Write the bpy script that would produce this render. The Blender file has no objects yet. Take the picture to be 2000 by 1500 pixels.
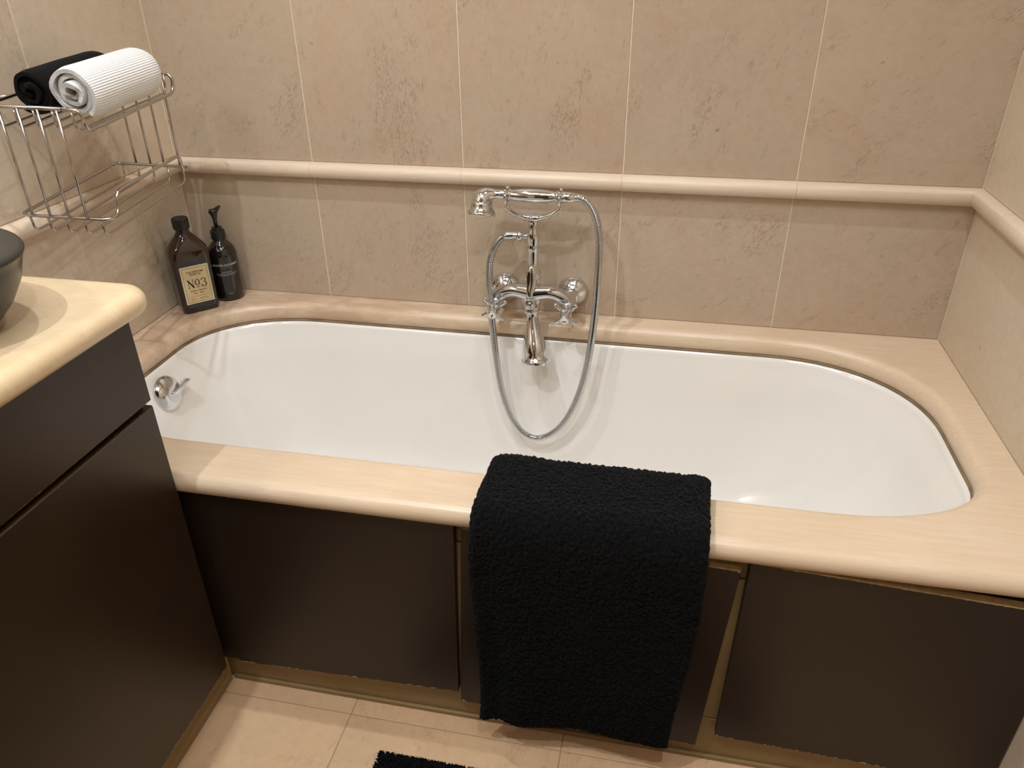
import bpy, bmesh, math, random
import numpy as np
from mathutils import Vector, Matrix, noise
sc = bpy.context.scene
COL = sc.collection
PI = math.pi
# All shapes are written in a frame whose z=0 is the top of the bath deck; the floor lies 0.505 m below.
ZF = -0.505
Z0 = 0.505
ROOM_X, ROOM_Y, CEIL = 1.70, -2.70, 1.90

# ------------------------------------------------------------------ camera, exposure, lights
cam_d = bpy.data.cameras.new('camera'); cam = bpy.data.objects.new('camera', cam_d); COL.objects.link(cam)
cam_d.sensor_width = 36; cam_d.lens = 1485.78 / 2000 * 36; cam_d.clip_start = 0.02
cr = Vector((0.97997926, 0.19879775, -0.01095891)); cu = Vector((-0.08914743, 0.48733993, 0.86864983)); cf = Vector((-0.17802634, 0.85028186, -0.49530533))
M = Matrix.Identity(4)
for i in range(3):
    M[i][0] = cr[i]; M[i][1] = cu[i]; M[i][2] = -cf[i]
M[0][3], M[1][3], M[2][3] = 1.11483, -1.58384, 0.72147 + Z0
cam.matrix_world = M
sc.camera = cam
sc.view_settings.view_transform = 'Standard'; sc.view_settings.look = 'None'
sc.view_settings.exposure = 0.08; sc.view_settings.gamma = 1.0; sc.view_settings.use_curve_mapping = False
w = bpy.data.worlds.new('world'); sc.world = w; w.use_nodes = True
w.node_tree.nodes['Background'].inputs[0].default_value = (1.0, 0.86, 0.70, 1); w.node_tree.nodes['Background'].inputs[1].default_value = 0.05
sc.cycles.max_bounces = 10; sc.cycles.diffuse_bounces = 5; sc.cycles.glossy_bounces = 5
sc.cycles.use_denoising = True
sc.cycles.sample_clamp_indirect = 4.0

WARM = (0.935, 1.0, 1.05)     # the photograph's white balance renders the lamps as neutral
def spot(name, x, y, power, size=125, blend=0.75, radius=0.015, tx=None, ty=None, col=WARM):
    d = bpy.data.lights.new(name, 'SPOT'); d.energy = power; d.color = col; d.spot_size = math.radians(size); d.spot_blend = blend; d.shadow_soft_size = radius
    o = bpy.data.objects.new(name, d); COL.objects.link(o); o.location = (x, y, CEIL + Z0 - 0.055)
    t = Vector((tx if tx is not None else x, ty if ty is not None else y, Z0)) - o.location
    o.rotation_euler = t.to_track_quat('-Z', 'Y').to_euler()
DOWN = [(0.38, -0.60, 27), (1.26, -0.60, 14), (0.41, -1.42, 42), (1.28, -1.62, 27), (0.85, -2.30, 12)]
for i, (x, y, p) in enumerate(DOWN): spot('downlight_beam', x, y, p)
md = bpy.data.lights.new('mirror_lamp_light', 'POINT'); md.energy = 5.5; md.color = (1.0, 0.96, 0.86); md.shadow_soft_size = 0.03
mo = bpy.data.objects.new('mirror_lamp_light', md); COL.objects.link(mo); mo.location = (0.13, -1.25, 1.10 + Z0)

ad = bpy.data.lights.new('soft_fill_light', 'AREA'); ad.shape = 'RECTANGLE'; ad.size = 0.9; ad.size_y = 0.5; ad.energy = 8; ad.color = WARM  # added area fill for ambient brightness, with no fixture behind it
ao = bpy.data.objects.new('soft_fill_light', ad); COL.objects.link(ao); ao.location = (0.88, -1.25, CEIL + Z0 - 0.03)
# ------------------------------------------------------------------ materials
def lin(c):
    c = c / 255.0
    return c / 12.92 if c <= 0.04045 else ((c + 0.055) / 1.055) ** 2.4
def rgb(r, g, b): return (lin(r), lin(g), lin(b), 1)
class NT:
    def __init__(s, name):
        s.m = bpy.data.materials.new(name); s.m.use_nodes = True; s.t = s.m.node_tree; s.b = s.t.nodes['Principled BSDF']
        s.tc = s.t.nodes.new('ShaderNodeTexCoord'); s.vec = s.tc.outputs['Object']
    def link(s, a, b): s.t.links.new(a, b)
    def n(s, ty, **k):
        nd = s.t.nodes.new(ty)
        for a, v in k.items():
            if a.startswith('_'): nd.inputs[a[1:].replace('_', ' ')].default_value = v
            else: setattr(nd, a, v)
        return nd
    def mapping(s, scale=(1, 1, 1), rot=(0, 0, 0), vec=None):
        m = s.n('ShaderNodeMapping'); m.inputs['Scale'].default_value = scale; m.inputs['Rotation'].default_value = rot
        s.link(vec or s.vec, m.inputs['Vector']); return m.outputs[0]
    def randomize(s):
        oi = s.n('ShaderNodeObjectInfo'); mu = s.n('ShaderNodeVectorMath', operation='SCALE'); mu.inputs[0].default_value = (31.7, 17.3, 23.9)
        s.link(oi.outputs['Random'], mu.inputs['Scale']); ad = s.n('ShaderNodeVectorMath', operation='ADD')
        s.link(s.vec, ad.inputs[0]); s.link(mu.outputs[0], ad.inputs[1]); s.vec = ad.outputs[0]; return oi.outputs['Random']
    def noise(s, scale, detail=4, rough=0.5, vec=None, dist=0.0):
        nd = s.n('ShaderNodeTexNoise'); nd.inputs['Scale'].default_value = scale; nd.inputs['Detail'].default_value = detail
        nd.inputs['Roughness'].default_value = rough; nd.inputs['Distortion'].default_value = dist
        s.link(vec or s.vec, nd.inputs['Vector']); return nd.outputs['Fac']
    def ramp(s, fac, stops):
        r = s.n('ShaderNodeValToRGB'); e = r.color_ramp.elements
        while len(e) < len(stops): e.new(0.5)
        for i, (p, c) in enumerate(stops):
            e[i].position = p; e[i].color = c if isinstance(c, tuple) else (c, c, c, 1)
        s.link(fac, r.inputs[0]); return r.outputs[0]
    def mix(s, fac, a, b, mode='MIX'):
        m = s.n('ShaderNodeMix', data_type='RGBA', blend_type=mode)
        for v, i in ((fac, 0), (a, 6), (b, 7)):
            if isinstance(v, (int, float, tuple)): m.inputs[i].default_value = v
            else: s.link(v, m.inputs[i])
        return m.outputs[2]
    def math(s, op, a, b=0.0):
        m = s.n('ShaderNodeMath', operation=op)
        for v, i in ((a, 0), (b, 1)):
            if isinstance(v, (int, float)): m.inputs[i].default_value = v
            else: s.link(v, m.inputs[i])
        return m.outputs[0]
    def bump(s, h, strength, dist=0.001):
        b = s.n('ShaderNodeBump'); b.inputs['Strength'].default_value = strength; b.inputs['Distance'].default_value = dist
        s.link(h, b.inputs['Height']); s.link(b.outputs[0], s.b.inputs['Normal'])
    def base(s, c):
        if isinstance(c, tuple): s.b.inputs['Base Color'].default_value = c
        else: s.link(c, s.b.inputs['Base Color'])
    def set(s, **k):
        for a, v in k.items(): s.b.inputs[a.replace('_', ' ')].default_value = v
        return s.m

def limestone_tile(name, c0, c1, spots=1.0, rough=0.42):
    s = NT(name); rnd = s.randomize()
    rot = s.n('ShaderNodeVectorRotate', rotation_type='AXIS_ANGLE'); s.link(s.vec, rot.inputs['Vector'])
    rot.inputs['Axis'].default_value = (0.15, 1.0, 0.1); s.link(s.math('MULTIPLY', s.math('FRACT', s.math('MULTIPLY', rnd, 7.31)), 1.5), rot.inputs['Angle']); s.vec = rot.outputs[0]
    big = s.noise(3.2, 3, 0.55); fine = s.noise(60, 5, 0.65)
    col = s.mix(s.ramp(big, [(0.30, 0.0), (0.70, 1.0)]), c0, c1)
    col = s.mix(s.ramp(fine, [(0.30, 0.0), (0.75, 1.0)]), col, s.mix(1.0, col, (0.90, 0.89, 0.87, 1), 'MULTIPLY'))
    # pinkish clouding
    cl = s.ramp(s.noise(7, 2, 0.5, dist=0.6), [(0.52, 0.0), (0.72, 0.45)])
    col = s.mix(cl, col, s.mix(1.0, col, (1.0, 0.90, 0.86, 1), 'MULTIPLY'))
    # streaky fossil marks: clusters of small dark specks drawn out along a slant
    sv = s.mapping((1.0, 1.0, 2.6), (0.0, 0.5, 0.0))
    clus = s.ramp(s.noise(5.5, 3, 0.6, vec=sv, dist=0.5), [(0.55, 0.0), (0.64, 1.0)])
    spk = s.ramp(s.noise(115, 3, 0.7, vec=sv), [(0.50, 0.0), (0.60, 1.0)])
    m = s.math('MULTIPLY', s.math('MULTIPLY', clus, spk), 0.50 * spots)
    col = s.mix(m, col, s.mix(1.0, col, (0.50, 0.43, 0.38, 1), 'MULTIPLY'))
    vein = s.ramp(s.noise(13, 6, 0.62, vec=sv, dist=1.2), [(0.46, 0.0), (0.495, 1.0), (0.50, 1.0), (0.53, 0.0)])
    vm = s.math('MULTIPLY', vein, s.math('MULTIPLY', s.ramp(s.noise(4, 2, 0.5), [(0.50, 0.0), (0.64, 1.0)]), 0.22 * spots))
    col = s.mix(vm, col, s.mix(1.0, col, (0.66, 0.60, 0.56, 1), 'MULTIPLY'))
    dash = s.ramp(s.noise(46, 3, 0.6, vec=sv, dist=0.4), [(0.60, 0.0), (0.68, 1.0)])
    fl = s.ramp(s.noise(90, 2, 0.5, vec=sv), [(0.64, 0.0), (0.72, 1.0)])
    col = s.mix(s.math('MULTIPLY', fl, 0.26 * spots), col, s.mix(1.0, col, (0.60, 0.54, 0.50, 1), 'MULTIPLY'))
    dm = s.math('MULTIPLY', dash, s.math('MULTIPLY', s.ramp(s.noise(6, 2, 0.5), [(0.38, 0.25), (0.58, 1.0)]), 0.40 * spots))
    col = s.mix(dm, col, s.mix(1.0, col, (0.62, 0.56, 0.52, 1), 'MULTIPLY'))
    lt = s.ramp(s.noise(20, 4, 0.6), [(0.60, 0.0), (0.75, 0.35)])
    col = s.mix(lt, col, s.mix(1.0, col, (1.10, 1.08, 1.05, 1), 'MULTIPLY'))
    # a few deep pits
    pit = s.ramp(s.noise(38, 1, 0.4), [(0.80, 0.0), (0.84, 1.0)])
    col = s.mix(s.math('MULTIPLY', pit, 0.6 * spots), col, s.mix(1.0, col, (0.38, 0.33, 0.29, 1), 'MULTIPLY'))
    br = s.math('ADD', s.math('MULTIPLY', rnd, 0.07), 0.965)
    hv = s.n('ShaderNodeHueSaturation'); s.link(br, hv.inputs['Value']); s.link(col, hv.inputs['Color'])
    s.base(hv.outputs[0])
    s.bump(s.math('SUBTRACT', fine, s.math('MULTIPLY', s.math('MULTIPLY', clus, spk), 0.8)), 0.25, 0.0008)
    return s.set(Roughness=rough, IOR=1.5)

def cream_stone(name, c0, c1, grain=(1, 14, 14), stain=0.0, rough=0.33, rand=False):
    s = NT(name)
    if rand: s.randomize()
    gv = s.mapping(grain)
    g = s.noise(9, 5, 0.6, vec=gv, dist=0.3); g2 = s.noise(34, 4, 0.6, vec=gv)
    col = s.mix(s.ramp(s.noise(4, 3, 0.5), [(0.3, 0.0), (0.7, 1.0)]), c0, c1)
    col = s.mix(s.ramp(g, [(0.42, 0.5), (0.62, 0.0)]), col, s.mix(1.0, col, (0.90, 0.86, 0.82, 1), 'MULTIPLY'))
    col = s.mix(s.ramp(g2, [(0.30, 0.55), (0.46, 0.0)]), col, s.mix(1.0, col, (0.86, 0.82, 0.78, 1), 'MULTIPLY'))
    if stain:
        # water staining and wear along the wall side of the deck, strongest towards the left
        sx = s.n('ShaderNodeSeparateXYZ'); s.link(s.tc.outputs['Object'], sx.inputs[0])
        my = s.ramp(s.math('ADD', s.math('MULTIPLY', sx.outputs['Y'], 1.0), 1.0), [(0.80, 0.0), (0.93, 1.0)])
        mx = s.ramp(s.math('MULTIPLY', sx.outputs['X'], 0.6), [(0.30, 1.0), (0.62, 0.12)])
        ns = s.ramp(s.noise(11, 5, 0.62, vec=s.mapping((1, 2.2, 2.2)), dist=0.5), [(0.40, 0.0), (0.60, 1.0)])
        mm = s.math('MULTIPLY', s.math('MULTIPLY', my, mx), s.math('ADD', s.math('MULTIPLY', ns, 0.75), 0.25))
        # the far-left return as well
        mx2 = s.ramp(sx.outputs['X'], [(0.09, 1.0), (0.16, 0.0)])
        mm = s.math('MAXIMUM', mm, s.math('MULTIPLY', mx2, s.math('ADD', s.math('MULTIPLY', ns, 0.7), 0.2)))
        col = s.mix(s.math('MULTIPLY', mm, stain), col, s.mix(1.0, col, (0.74, 0.64, 0.60, 1), 'MULTIPLY'))
    s.base(col); s.bump(g2, 0.08, 0.0006)
    return s.set(Roughness=rough, IOR=1.5)

M_wall = limestone_tile('wall_limestone', rgb(193, 174, 152), rgb(185, 165, 144), spots=0.85)
M_wall_r = limestone_tile('wall_limestone_side', rgb(212, 196, 174), rgb(204, 187, 165), spots=0.5)  # side tiles run lighter, lifted further in colour to replace missing light
M_floor = limestone_tile('floor_limestone', rgb(222, 186, 148), rgb(208, 172, 136), spots=0.8, rough=0.38)
M_deck = cream_stone('deck_stone', rgb(224, 202, 176), rgb(215, 192, 164), stain=0.85)
M_rail = cream_stone('rail_stone', rgb(228, 211, 190), rgb(220, 200, 178), rand=True, rough=0.4)
M_counter = cream_stone('counter_stone', rgb(226, 202, 168), rgb(218, 194, 156), grain=(3, 5, 5), rough=0.28)
def plain(name, c, rough=0.5, metal=0.0, nz=0.0, ns=40, **k):
    s = NT(name)
    if nz:
        f = s.noise(ns, 4, 0.6); s.base(s.mix(s.ramp(f, [(0.3, 0.0), (0.7, 1.0)]), c, s.mix(1.0, c, (1 - nz, 1 - nz, 1 - nz, 1), 'MULTIPLY')))
    else: s.base(c)
    return s.set(Roughness=rough, Metallic=metal, **k)
M_grout = plain('pale_grout', rgb(238, 222, 196), 0.9, nz=0.15, ns=30)
M_grout_floor = plain('floor_grout', rgb(172, 144, 112), 0.9, nz=0.2)
M_seal = plain('old_sealant', rgb(140, 116, 88), 0.6, nz=0.45, ns=25)
M_enamel = plain('white_enamel', rgb(236, 232, 226), 0.13, nz=0.03, ns=6, Coat_Weight=0.5, Coat_Roughness=0.05)
def chrome_mat():
    s = NT('chrome'); s.base((0.67, 0.69, 0.71, 1)); s.b.inputs['Roughness'].default_value = 0.06; s.b.inputs['Metallic'].default_value = 1.0
    return s.m
M_chrome = chrome_mat()
M_wire = plain('satin_chrome_wire', (0.50, 0.47, 0.45, 1), 0.20, 1.0)
M_dark = plain('black_plastic', rgb(26, 25, 24), 0.35, nz=0.1)
M_index = plain('white_index', rgb(232, 230, 224), 0.25)
def lacquer(name, c, c2, rough):
    s = NT(name); f = s.noise(5, 4, 0.55); g = s.noise(30, 5, 0.6, vec=s.mapping((1, 1, 9)))
    col = s.mix(s.ramp(f, [(0.3, 0.0), (0.7, 1.0)]), c, c2)
    # sparse pale scuffs
    sp = s.ramp(s.noise(170, 2, 0.5), [(0.775, 0.0), (0.80, 0.5)])
    s.base(s.mix(sp, col, rgb(120, 98, 70)))
    s.b.inputs['Roughness'].default_value = rough
    s.bump(g, 0.06, 0.0006)
    return s.m
M_panel = lacquer('dark_brown_paint', rgb(35, 23, 13), rgb(28, 17, 9), 0.44)
M_vanity = lacquer('dark_brown_vanity_paint', rgb(49, 35, 21), rgb(41, 28, 16), 0.38)
M_cream = lacquer('aged_cream_paint', rgb(146, 122, 80), rgb(124, 100, 62), 0.5)
M_chip = plain('chipped_bare_edge', rgb(196, 168, 122), 0.7, nz=0.35, ns=90)
M_charcoal = plain('charcoal_ceramic', rgb(46, 46, 43), 0.34, nz=0.1, ns=30)
M_ceiling = plain('ceiling_paint', rgb(228, 222, 212), 0.8)
M_plaster = plain('painted_wall', rgb(198, 178, 150), 0.6, nz=0.05, ns=5)
M_paper = plain('label_paper', rgb(212, 190, 146), 0.6, nz=0.12, ns=25)
M_paper_edge = plain('label_paper_edge', rgb(222, 208, 178), 0.6)
M_ink = plain('black_ink', rgb(38, 28, 22), 0.6)
M_inkb = plain('brown_ink', rgb(96, 76, 52), 0.6)
M_print = plain('pale_print', rgb(186, 184, 178), 0.5)
def amber():
    s = NT('amber_glass'); s.base(rgb(34, 17, 8)); s.set(Roughness=0.05, IOR=1.5, Coat_Weight=0.6, Coat_Roughness=0.02)
    gr = s.n('ShaderNodeSeparateXYZ'); s.link(s.tc.outputs['Object'], gr.inputs[0])
    f = s.ramp(gr.outputs['Z'], [(0.118, rgb(20, 14, 12)), (0.126, rgb(44, 28, 15)), (0.150, rgb(52, 33, 19)), (0.175, rgb(34, 20, 12))])
    s.base(f); return s.m
M_amber = amber()
M_amber2 = plain('dark_amber_glass', rgb(22, 16, 13), 0.06, Coat_Weight=0.6, Coat_Roughness=0.02)
def terry(name, c, sc_=240, rough=0.95, strength=0.8, dist=0.002, sheen=0.25):
    s = NT(name); f = s.noise(sc_, 3, 0.6); s.base(s.mix(s.ramp(f, [(0.38, 0.0), (0.66, 1.0)]), s.mix(1.0, c, (0.35, 0.35, 0.35, 1), 'MULTIPLY'), tuple(min(1, q * 1.9) for q in c[:3]) + (1,)))
    s.bump(f, strength, dist); s.set(Roughness=rough, Sheen_Weight=sheen, Sheen_Roughness=0.6); s.b.inputs['Specular IOR Level'].default_value = 0.08
    return s.m
M_blacktowel = terry('black_terry', rgb(9, 9, 10), 260, sheen=0.03, dist=0.004, strength=1.0)
M_blackroll = terry('black_cotton', rgb(10, 9, 9), 500, strength=0.4, dist=0.001, sheen=0.03)
M_mat = terry('black_shag', rgb(8, 8, 8), 300, sheen=0.02)
def ribbed():
    s = NT('white_ribbed_cotton'); wv = s.n('ShaderNodeTexWave', wave_type='BANDS', bands_direction='X'); wv.inputs['Scale'].default_value = 1.0
    uv = s.n('ShaderNodeUVMap'); mp = s.n('ShaderNodeMapping'); mp.inputs['Scale'].default_value = (1, 1, 1); s.link(uv.outputs[0], mp.inputs['Vector'])
    s.link(mp.outputs[0], wv.inputs['Vector']); wv.inputs['Distortion'].default_value = 0.6; wv.inputs['Detail'].default_value = 2
    f = wv.outputs['Fac']; n2 = s.noise(600, 3, 0.6)
    s.base(s.mix(f, rgb(222, 220, 218), rgb(248, 248, 247)))
    s.bump(s.math('ADD', f, s.math('MULTIPLY', n2, 0.5)), 0.7, 0.0012); return s.set(Roughness=0.9, Sheen_Weight=0.2)
M_white = ribbed()
def emis(name, c, e):
    s = NT(name); s.base(c); s.b.inputs['Emission Color'].default_value = c; s.b.inputs['Emission Strength'].default_value = e; return s.m
M_lamp = emis('lit_lamp', (1.0, 0.86, 0.68, 1), 6)

# ------------------------------------------------------------------ helpers
def tag(o, label=None, cat=None, group=None, kind=None):
    if label: o['label'] = label
    if cat: o['category'] = cat
    if group: o['group'] = group
    if kind: o['kind'] = kind
    return o
def thing(name, base, label, cat, group=None):
    o = bpy.data.objects.new(name, None); o.empty_display_size = 0.02; COL.objects.link(o)
    o.location = (base[0], base[1], base[2] + Z0); tag(o, label, cat, group); o['_b'] = list(base); return o
def mkmesh(name, verts, faces, mats, smooth=True, fm=None, uvs=None):
    me = bpy.data.meshes.new(name); me.from_pydata([tuple(v) for v in verts], [], faces)
    for m in (mats if isinstance(mats, (list, tuple)) else [mats]): me.materials.append(m)
    me.polygons.foreach_set('use_smooth', [smooth] * len(me.polygons))
    if fm: me.polygons.foreach_set('material_index', fm)
    if uvs:
        l = me.uv_layers.new(name='UVMap')
        for p in me.polygons:
            for li in p.loop_indices: l.data[li].uv = uvs[me.loops[li].vertex_index]
    me.update(); return me
_base = {}
def link(name, me, parent=None, base=(0, 0, 0)):
    """verts of me are in the deck frame; the object's origin goes to base (top level) or the parent's base."""
    o = bpy.data.objects.new(name, me); COL.objects.link(o)
    if parent is not None:
        pb = _base.get(parent.name) or tuple(parent.get('_b', (0, 0, 0)))
        base = pb; o.parent = parent
    else:
        o.location = (base[0], base[1], base[2] + Z0)
    me.transform(Matrix.Translation((-base[0], -base[1], -base[2])))
    _base[o.name] = tuple(base); return o
class G:
    """a geometry collector"""
    def __init__(s): s.v = []; s.f = []; s.fm = []; s.uv = []
    def add(s, v, f, m=0, uv=None):
        k = len(s.v); s.v += [tuple(x) for x in v]; s.f += [tuple(i + k for i in q) for q in f]; s.fm += [m] * len(f)
        s.uv += uv if uv else [(0, 0)] * len(v); return s
    def grid(s, rows, closed_u=False, closed_v=False, m=0, cap0=False, cap1=False, uv=None):
        n = len(rows); k = len(rows[0]); v = [p for r in rows for p in r]; f = []
        for i in range(n if closed_v else n - 1):
            for j in range(k if closed_u else k - 1):
                a = i * k + j; b = i * k + (j + 1) % k; i2 = (i + 1) % n
                f.append((a, b, i2 * k + (j + 1) % k, i2 * k + j))
        if cap0: f.append(tuple(range(k - 1, -1, -1)))
        if cap1: f.append(tuple((n - 1) * k + j for j in range(k)))
        return s.add(v, f, m, uv)
    def tube(s, pts, rad, n=10, m=0, closed=False, cap=True, flat=1.0, ref=None):
        pts = [Vector(p) for p in pts]; N = len(pts)
        if not isinstance(rad, (list, tuple)): rad = [rad] * N
        T = []
        for i in range(N):
            a = pts[i - 1] if (i > 0 or closed) else pts[0]; b = pts[(i + 1) % N] if (i < N - 1 or closed) else pts[-1]
            T.append((b - a).normalized())
        u = Vector(ref) if ref else (Vector((0, 0, 1)) if abs(T[0].z) < 0.9 else Vector((1, 0, 0)))
        rows = []
        for i in range(N):
            u = (u - T[i] * u.dot(T[i])).normalized(); w_ = T[i].cross(u)
            rows.append([pts[i] + (u * math.cos(2 * PI * j / n) * flat + w_ * math.sin(2 * PI * j / n)) * rad[i] for j in range(n)])
        return s.grid(rows, closed_u=True, closed_v=closed, m=m, cap0=cap and not closed, cap1=cap and not closed)
    def lathe(s, o, axis, prof, n=24, m=0, cap0=True, cap1=True, sx=1.0, ref=None):
        """prof: (distance along axis, radius)"""
        o = Vector(o); a = Vector(axis).normalized(); u = Vector(ref) if ref else (Vector((0, 0, 1)) if abs(a.z) < 0.9 else Vector((1, 0, 0)))
        u = (u - a * u.dot(a)).normalized(); w_ = a.cross(u)
        rows = [[o + a * t + (u * math.cos(2 * PI * j / n) * sx + w_ * math.sin(2 * PI * j / n)) * max(r, 1e-5) for j in range(n)] for t, r in prof]
        return s.grid(rows, closed_u=True, m=m, cap0=cap0, cap1=cap1)
    def ball(s, c, r, n=10, m=0):
        return s.lathe(c, (0, 0, 1), [(-r * math.cos(PI * i / n), r * math.sin(PI * i / n)) for i in range(n + 1)], n=n * 2, m=m, cap0=False, cap1=False)
    def box(s, x0, x1, y0, y1, z0, z1, m=0):
        v = [(x, y, z) for x in (x0, x1) for y in (y0, y1) for z in (z0, z1)]
        return s.add(v, [(0, 1, 3, 2), (4, 6, 7, 5), (0, 4, 5, 1), (2, 3, 7, 6), (0, 2, 6, 4), (1, 5, 7, 3)], m)
    def mesh(s, name, mats, smooth=True, bevel=0, uv=False, fix=True, seg=2):
        me = mkmesh(name, s.v, s.f, mats, smooth, s.fm, s.uv if uv else None)
        if fix or bevel:
            bm = bmesh.new(); bm.from_mesh(me)
            if bevel:
                bmesh.ops.bevel(bm, geom=[e for e in bm.edges if len(e.link_faces) == 2 and e.calc_face_angle(0) > 0.5], offset=bevel, segments=seg, affect='EDGES', profile=0.5)
            bmesh.ops.recalc_face_normals(bm, faces=bm.faces); bm.to_mesh(me); bm.free()
        if bevel: me.polygons.foreach_set('use_smooth', [False] * len(me.polygons))
        return me
def smooth_path(pts, k=6):
    """Catmull-Rom through pts (any dimension)"""
    P = [np.array(p, float) for p in pts]; P = [2 * P[0] - P[1]] + P + [2 * P[-1] - P[-2]]; out = []
    for i in range(1, len(P) - 2):
        for j in range(k):
            t = j / k; a, b, c, d = P[i - 1], P[i], P[i + 1], P[i + 2]
            out.append(0.5 * ((2 * b) + (-a + c) * t + (2 * a - 5 * b + 4 * c - d) * t * t + (-a + 3 * b - 3 * c + d) * t ** 3))
    out.append(P[-2]); return out
def round_poly(pts, r, k=5, closed=True):
    """fillet the corners of a 3-D polyline"""
    P = [Vector(p) for p in pts]; N = len(P); out = []
    for i in range(N):
        if not closed and i in (0, N - 1): out.append(P[i]); continue
        a, b, c = P[i - 1], P[i], P[(i + 1) % N]; d1 = (a - b); d2 = (c - b); rr = min(r, d1.length * 0.48, d2.length * 0.48)
        s0 = b + d1.normalized() * rr; s1 = b + d2.normalized() * rr
        for j in range(k + 1):
            t = j / k; out.append(s0 * (1 - t) ** 2 + b * 2 * t * (1 - t) + s1 * t * t)
    return out
def part(name, g, mats, parent, **k):
    return link(name, g.mesh(name, mats, **k), parent)
def sharp(o, ang=35):
    me = o.data; bm = bmesh.new(); bm.from_mesh(me)
    for e in bm.edges:
        e.smooth = not (len(e.link_faces) == 2 and e.calc_face_angle(0) > math.radians(ang))
    bm.to_mesh(me); bm.free(); return o

# ------------------------------------------------------------------ room shell
def slab(name, x0, x1, y0, y1, z0, z1, mat):
    return tag(link(name, G().box(x0, x1, y0, y1, z0, z1).mesh(name, mat, smooth=False), None, (x0, y0, z0)), kind='structure')
G1 = 0.0012          # how far the tile faces stand in front of the grout
wall_back = slab('wall_back', -0.10, ROOM_X + 0.10, G1, 0.10, ZF, CEIL, M_grout)
wall_left = slab('wall_left', -0.10, -G1, ROOM_Y, G1, ZF, CEIL, M_grout)
wall_right = slab('wall_right', ROOM_X + G1, ROOM_X + 0.10, ROOM_Y, G1, ZF, CEIL, M_grout)
wall_front = slab('wall_front', -0.10, ROOM_X + 0.10, ROOM_Y - 0.10, ROOM_Y, ZF, CEIL, M_plaster)
ceiling = slab('ceiling', -0.10, ROOM_X + 0.10, ROOM_Y - 0.10, 0.10, CEIL, CEIL + 0.08, M_ceiling)
floor = slab('floor', -0.10, ROOM_X + 0.10, ROOM_Y - 0.10, 0.10, ZF - 0.08, ZF - G1, M_grout_floor)
door = slab('door_1', 0.50, 1.30, ROOM_Y + 0.0005, ROOM_Y + 0.035, ZF + 0.006, 1.47, M_vanity)
g = G(); g.tube(round_poly([(1.23, ROOM_Y + 0.034, 0.52), (1.23, ROOM_Y + 0.075, 0.52), (1.12, ROOM_Y + 0.075, 0.52)], 0.012, 4, False), 0.008, n=12); part('door_handle', g, M_chrome, door)
_tm = {}
def tile(parent, plane, a0, a1, b0, b1, mat, gap=0.0011, nm='tile'):
    """a stone tile on plane 'x0','x1','y0' or 'z': a is the run along the surface, b the second run"""
    w_, h_ = round(a1 - a0 - 2 * gap, 4), round(b1 - b0 - 2 * gap, 4); key = (plane, w_, h_, mat.name)
    if key not in _tm:
        t = G1; e = 0.0007; W, H = w_ / 2, h_ / 2
        v = [(-W, -H, 0), (W, -H, 0), (W, H, 0), (-W, H, 0), (-W, -H, t - e), (W, -H, t - e), (W, H, t - e), (-W, H, t - e),
             (-W + e, -H + e, t), (W - e, -H + e, t), (W - e, H - e, t), (-W + e, H - e, t)]
        f = [(3, 2, 1, 0)] + [(i, (i + 1) % 4, 4 + (i + 1) % 4, 4 + i) for i in range(4)] + [(4 + i, 4 + (i + 1) % 4, 8 + (i + 1) % 4, 8 + i) for i in range(4)] + [(8, 9, 10, 11)]
        me = mkmesh('tile', v, f, mat, smooth=False)
        R = {'y0': Matrix(((1, 0, 0), (0, 0, -1), (0, 1, 0))), 'x0': Matrix(((0, 0, 1), (1, 0, 0), (0, 1, 0))), 'x1': Matrix(((0, 0, -1), (-1, 0, 0), (0, 1, 0))), 'z': Matrix.Identity(3)}[plane]
        me.transform(R.to_4x4()); _tm[key] = me
    o = bpy.data.objects.new(nm, _tm[key]); COL.objects.link(o); o.parent = parent
    A, B = (a0 + a1) / 2, (b0 + b1) / 2
    p = {'y0': (A, G1, B), 'x0': (-G1, A, B), 'x1': (ROOM_X + G1, A, B), 'z': (A, B, ZF - G1)}[plane]
    pb = _base[parent.name]; o.location = (p[0] - pb[0], p[1] - pb[1], p[2] - pb[2]); return o
RZ0, RZ1 = 0.287, 0.3195     # the dado rail
xs = [0.0, 0.3376, 0.6827, 1.0216, 1.3619, 1.70]
rows = [(ZF, -0.04), (0.0, RZ0), (RZ1, 1.0), (1.0, 1.68), (1.68, CEIL)]
for b0, b1 in rows[1:]:
    for i in range(5): tile(wall_back, 'y0', xs[i], xs[i + 1], b0, b1, M_wall)
ysl = [0.0, -0.353, -0.693, -1.033, -1.373, -1.713, -2.053, -2.393, ROOM_Y]
for i in range(len(ysl) - 1):
    for b0, b1 in ([(0.0, RZ0)] if i < 2 else [(ZF, RZ0)]) + rows[2:]:
        tile(wall_left, 'x0', ysl[i + 1], ysl[i], b0, b1, M_wall_r)
        tile(wall_right, 'x1', ysl[i + 1] - 0.008 * (i < 7), ysl[i] - (0.008 if i else 0), b0 if i > 1 else (0.0 if b0 in (ZF, 0.0) else b0), b1, M_wall_r)
fx = [0.0, 0.223, 0.626, 1.018, 1.41, ROOM_X]; fy = [-0.70, -0.742, -1.14, -1.54, -1.94, -2.34, ROOM_Y]
for i in range(5):
    for j in range(6): tile(floor, 'z', fx[i], fx[i + 1], fy[j + 1], fy[j], M_floor, gap=0.0008)
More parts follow.
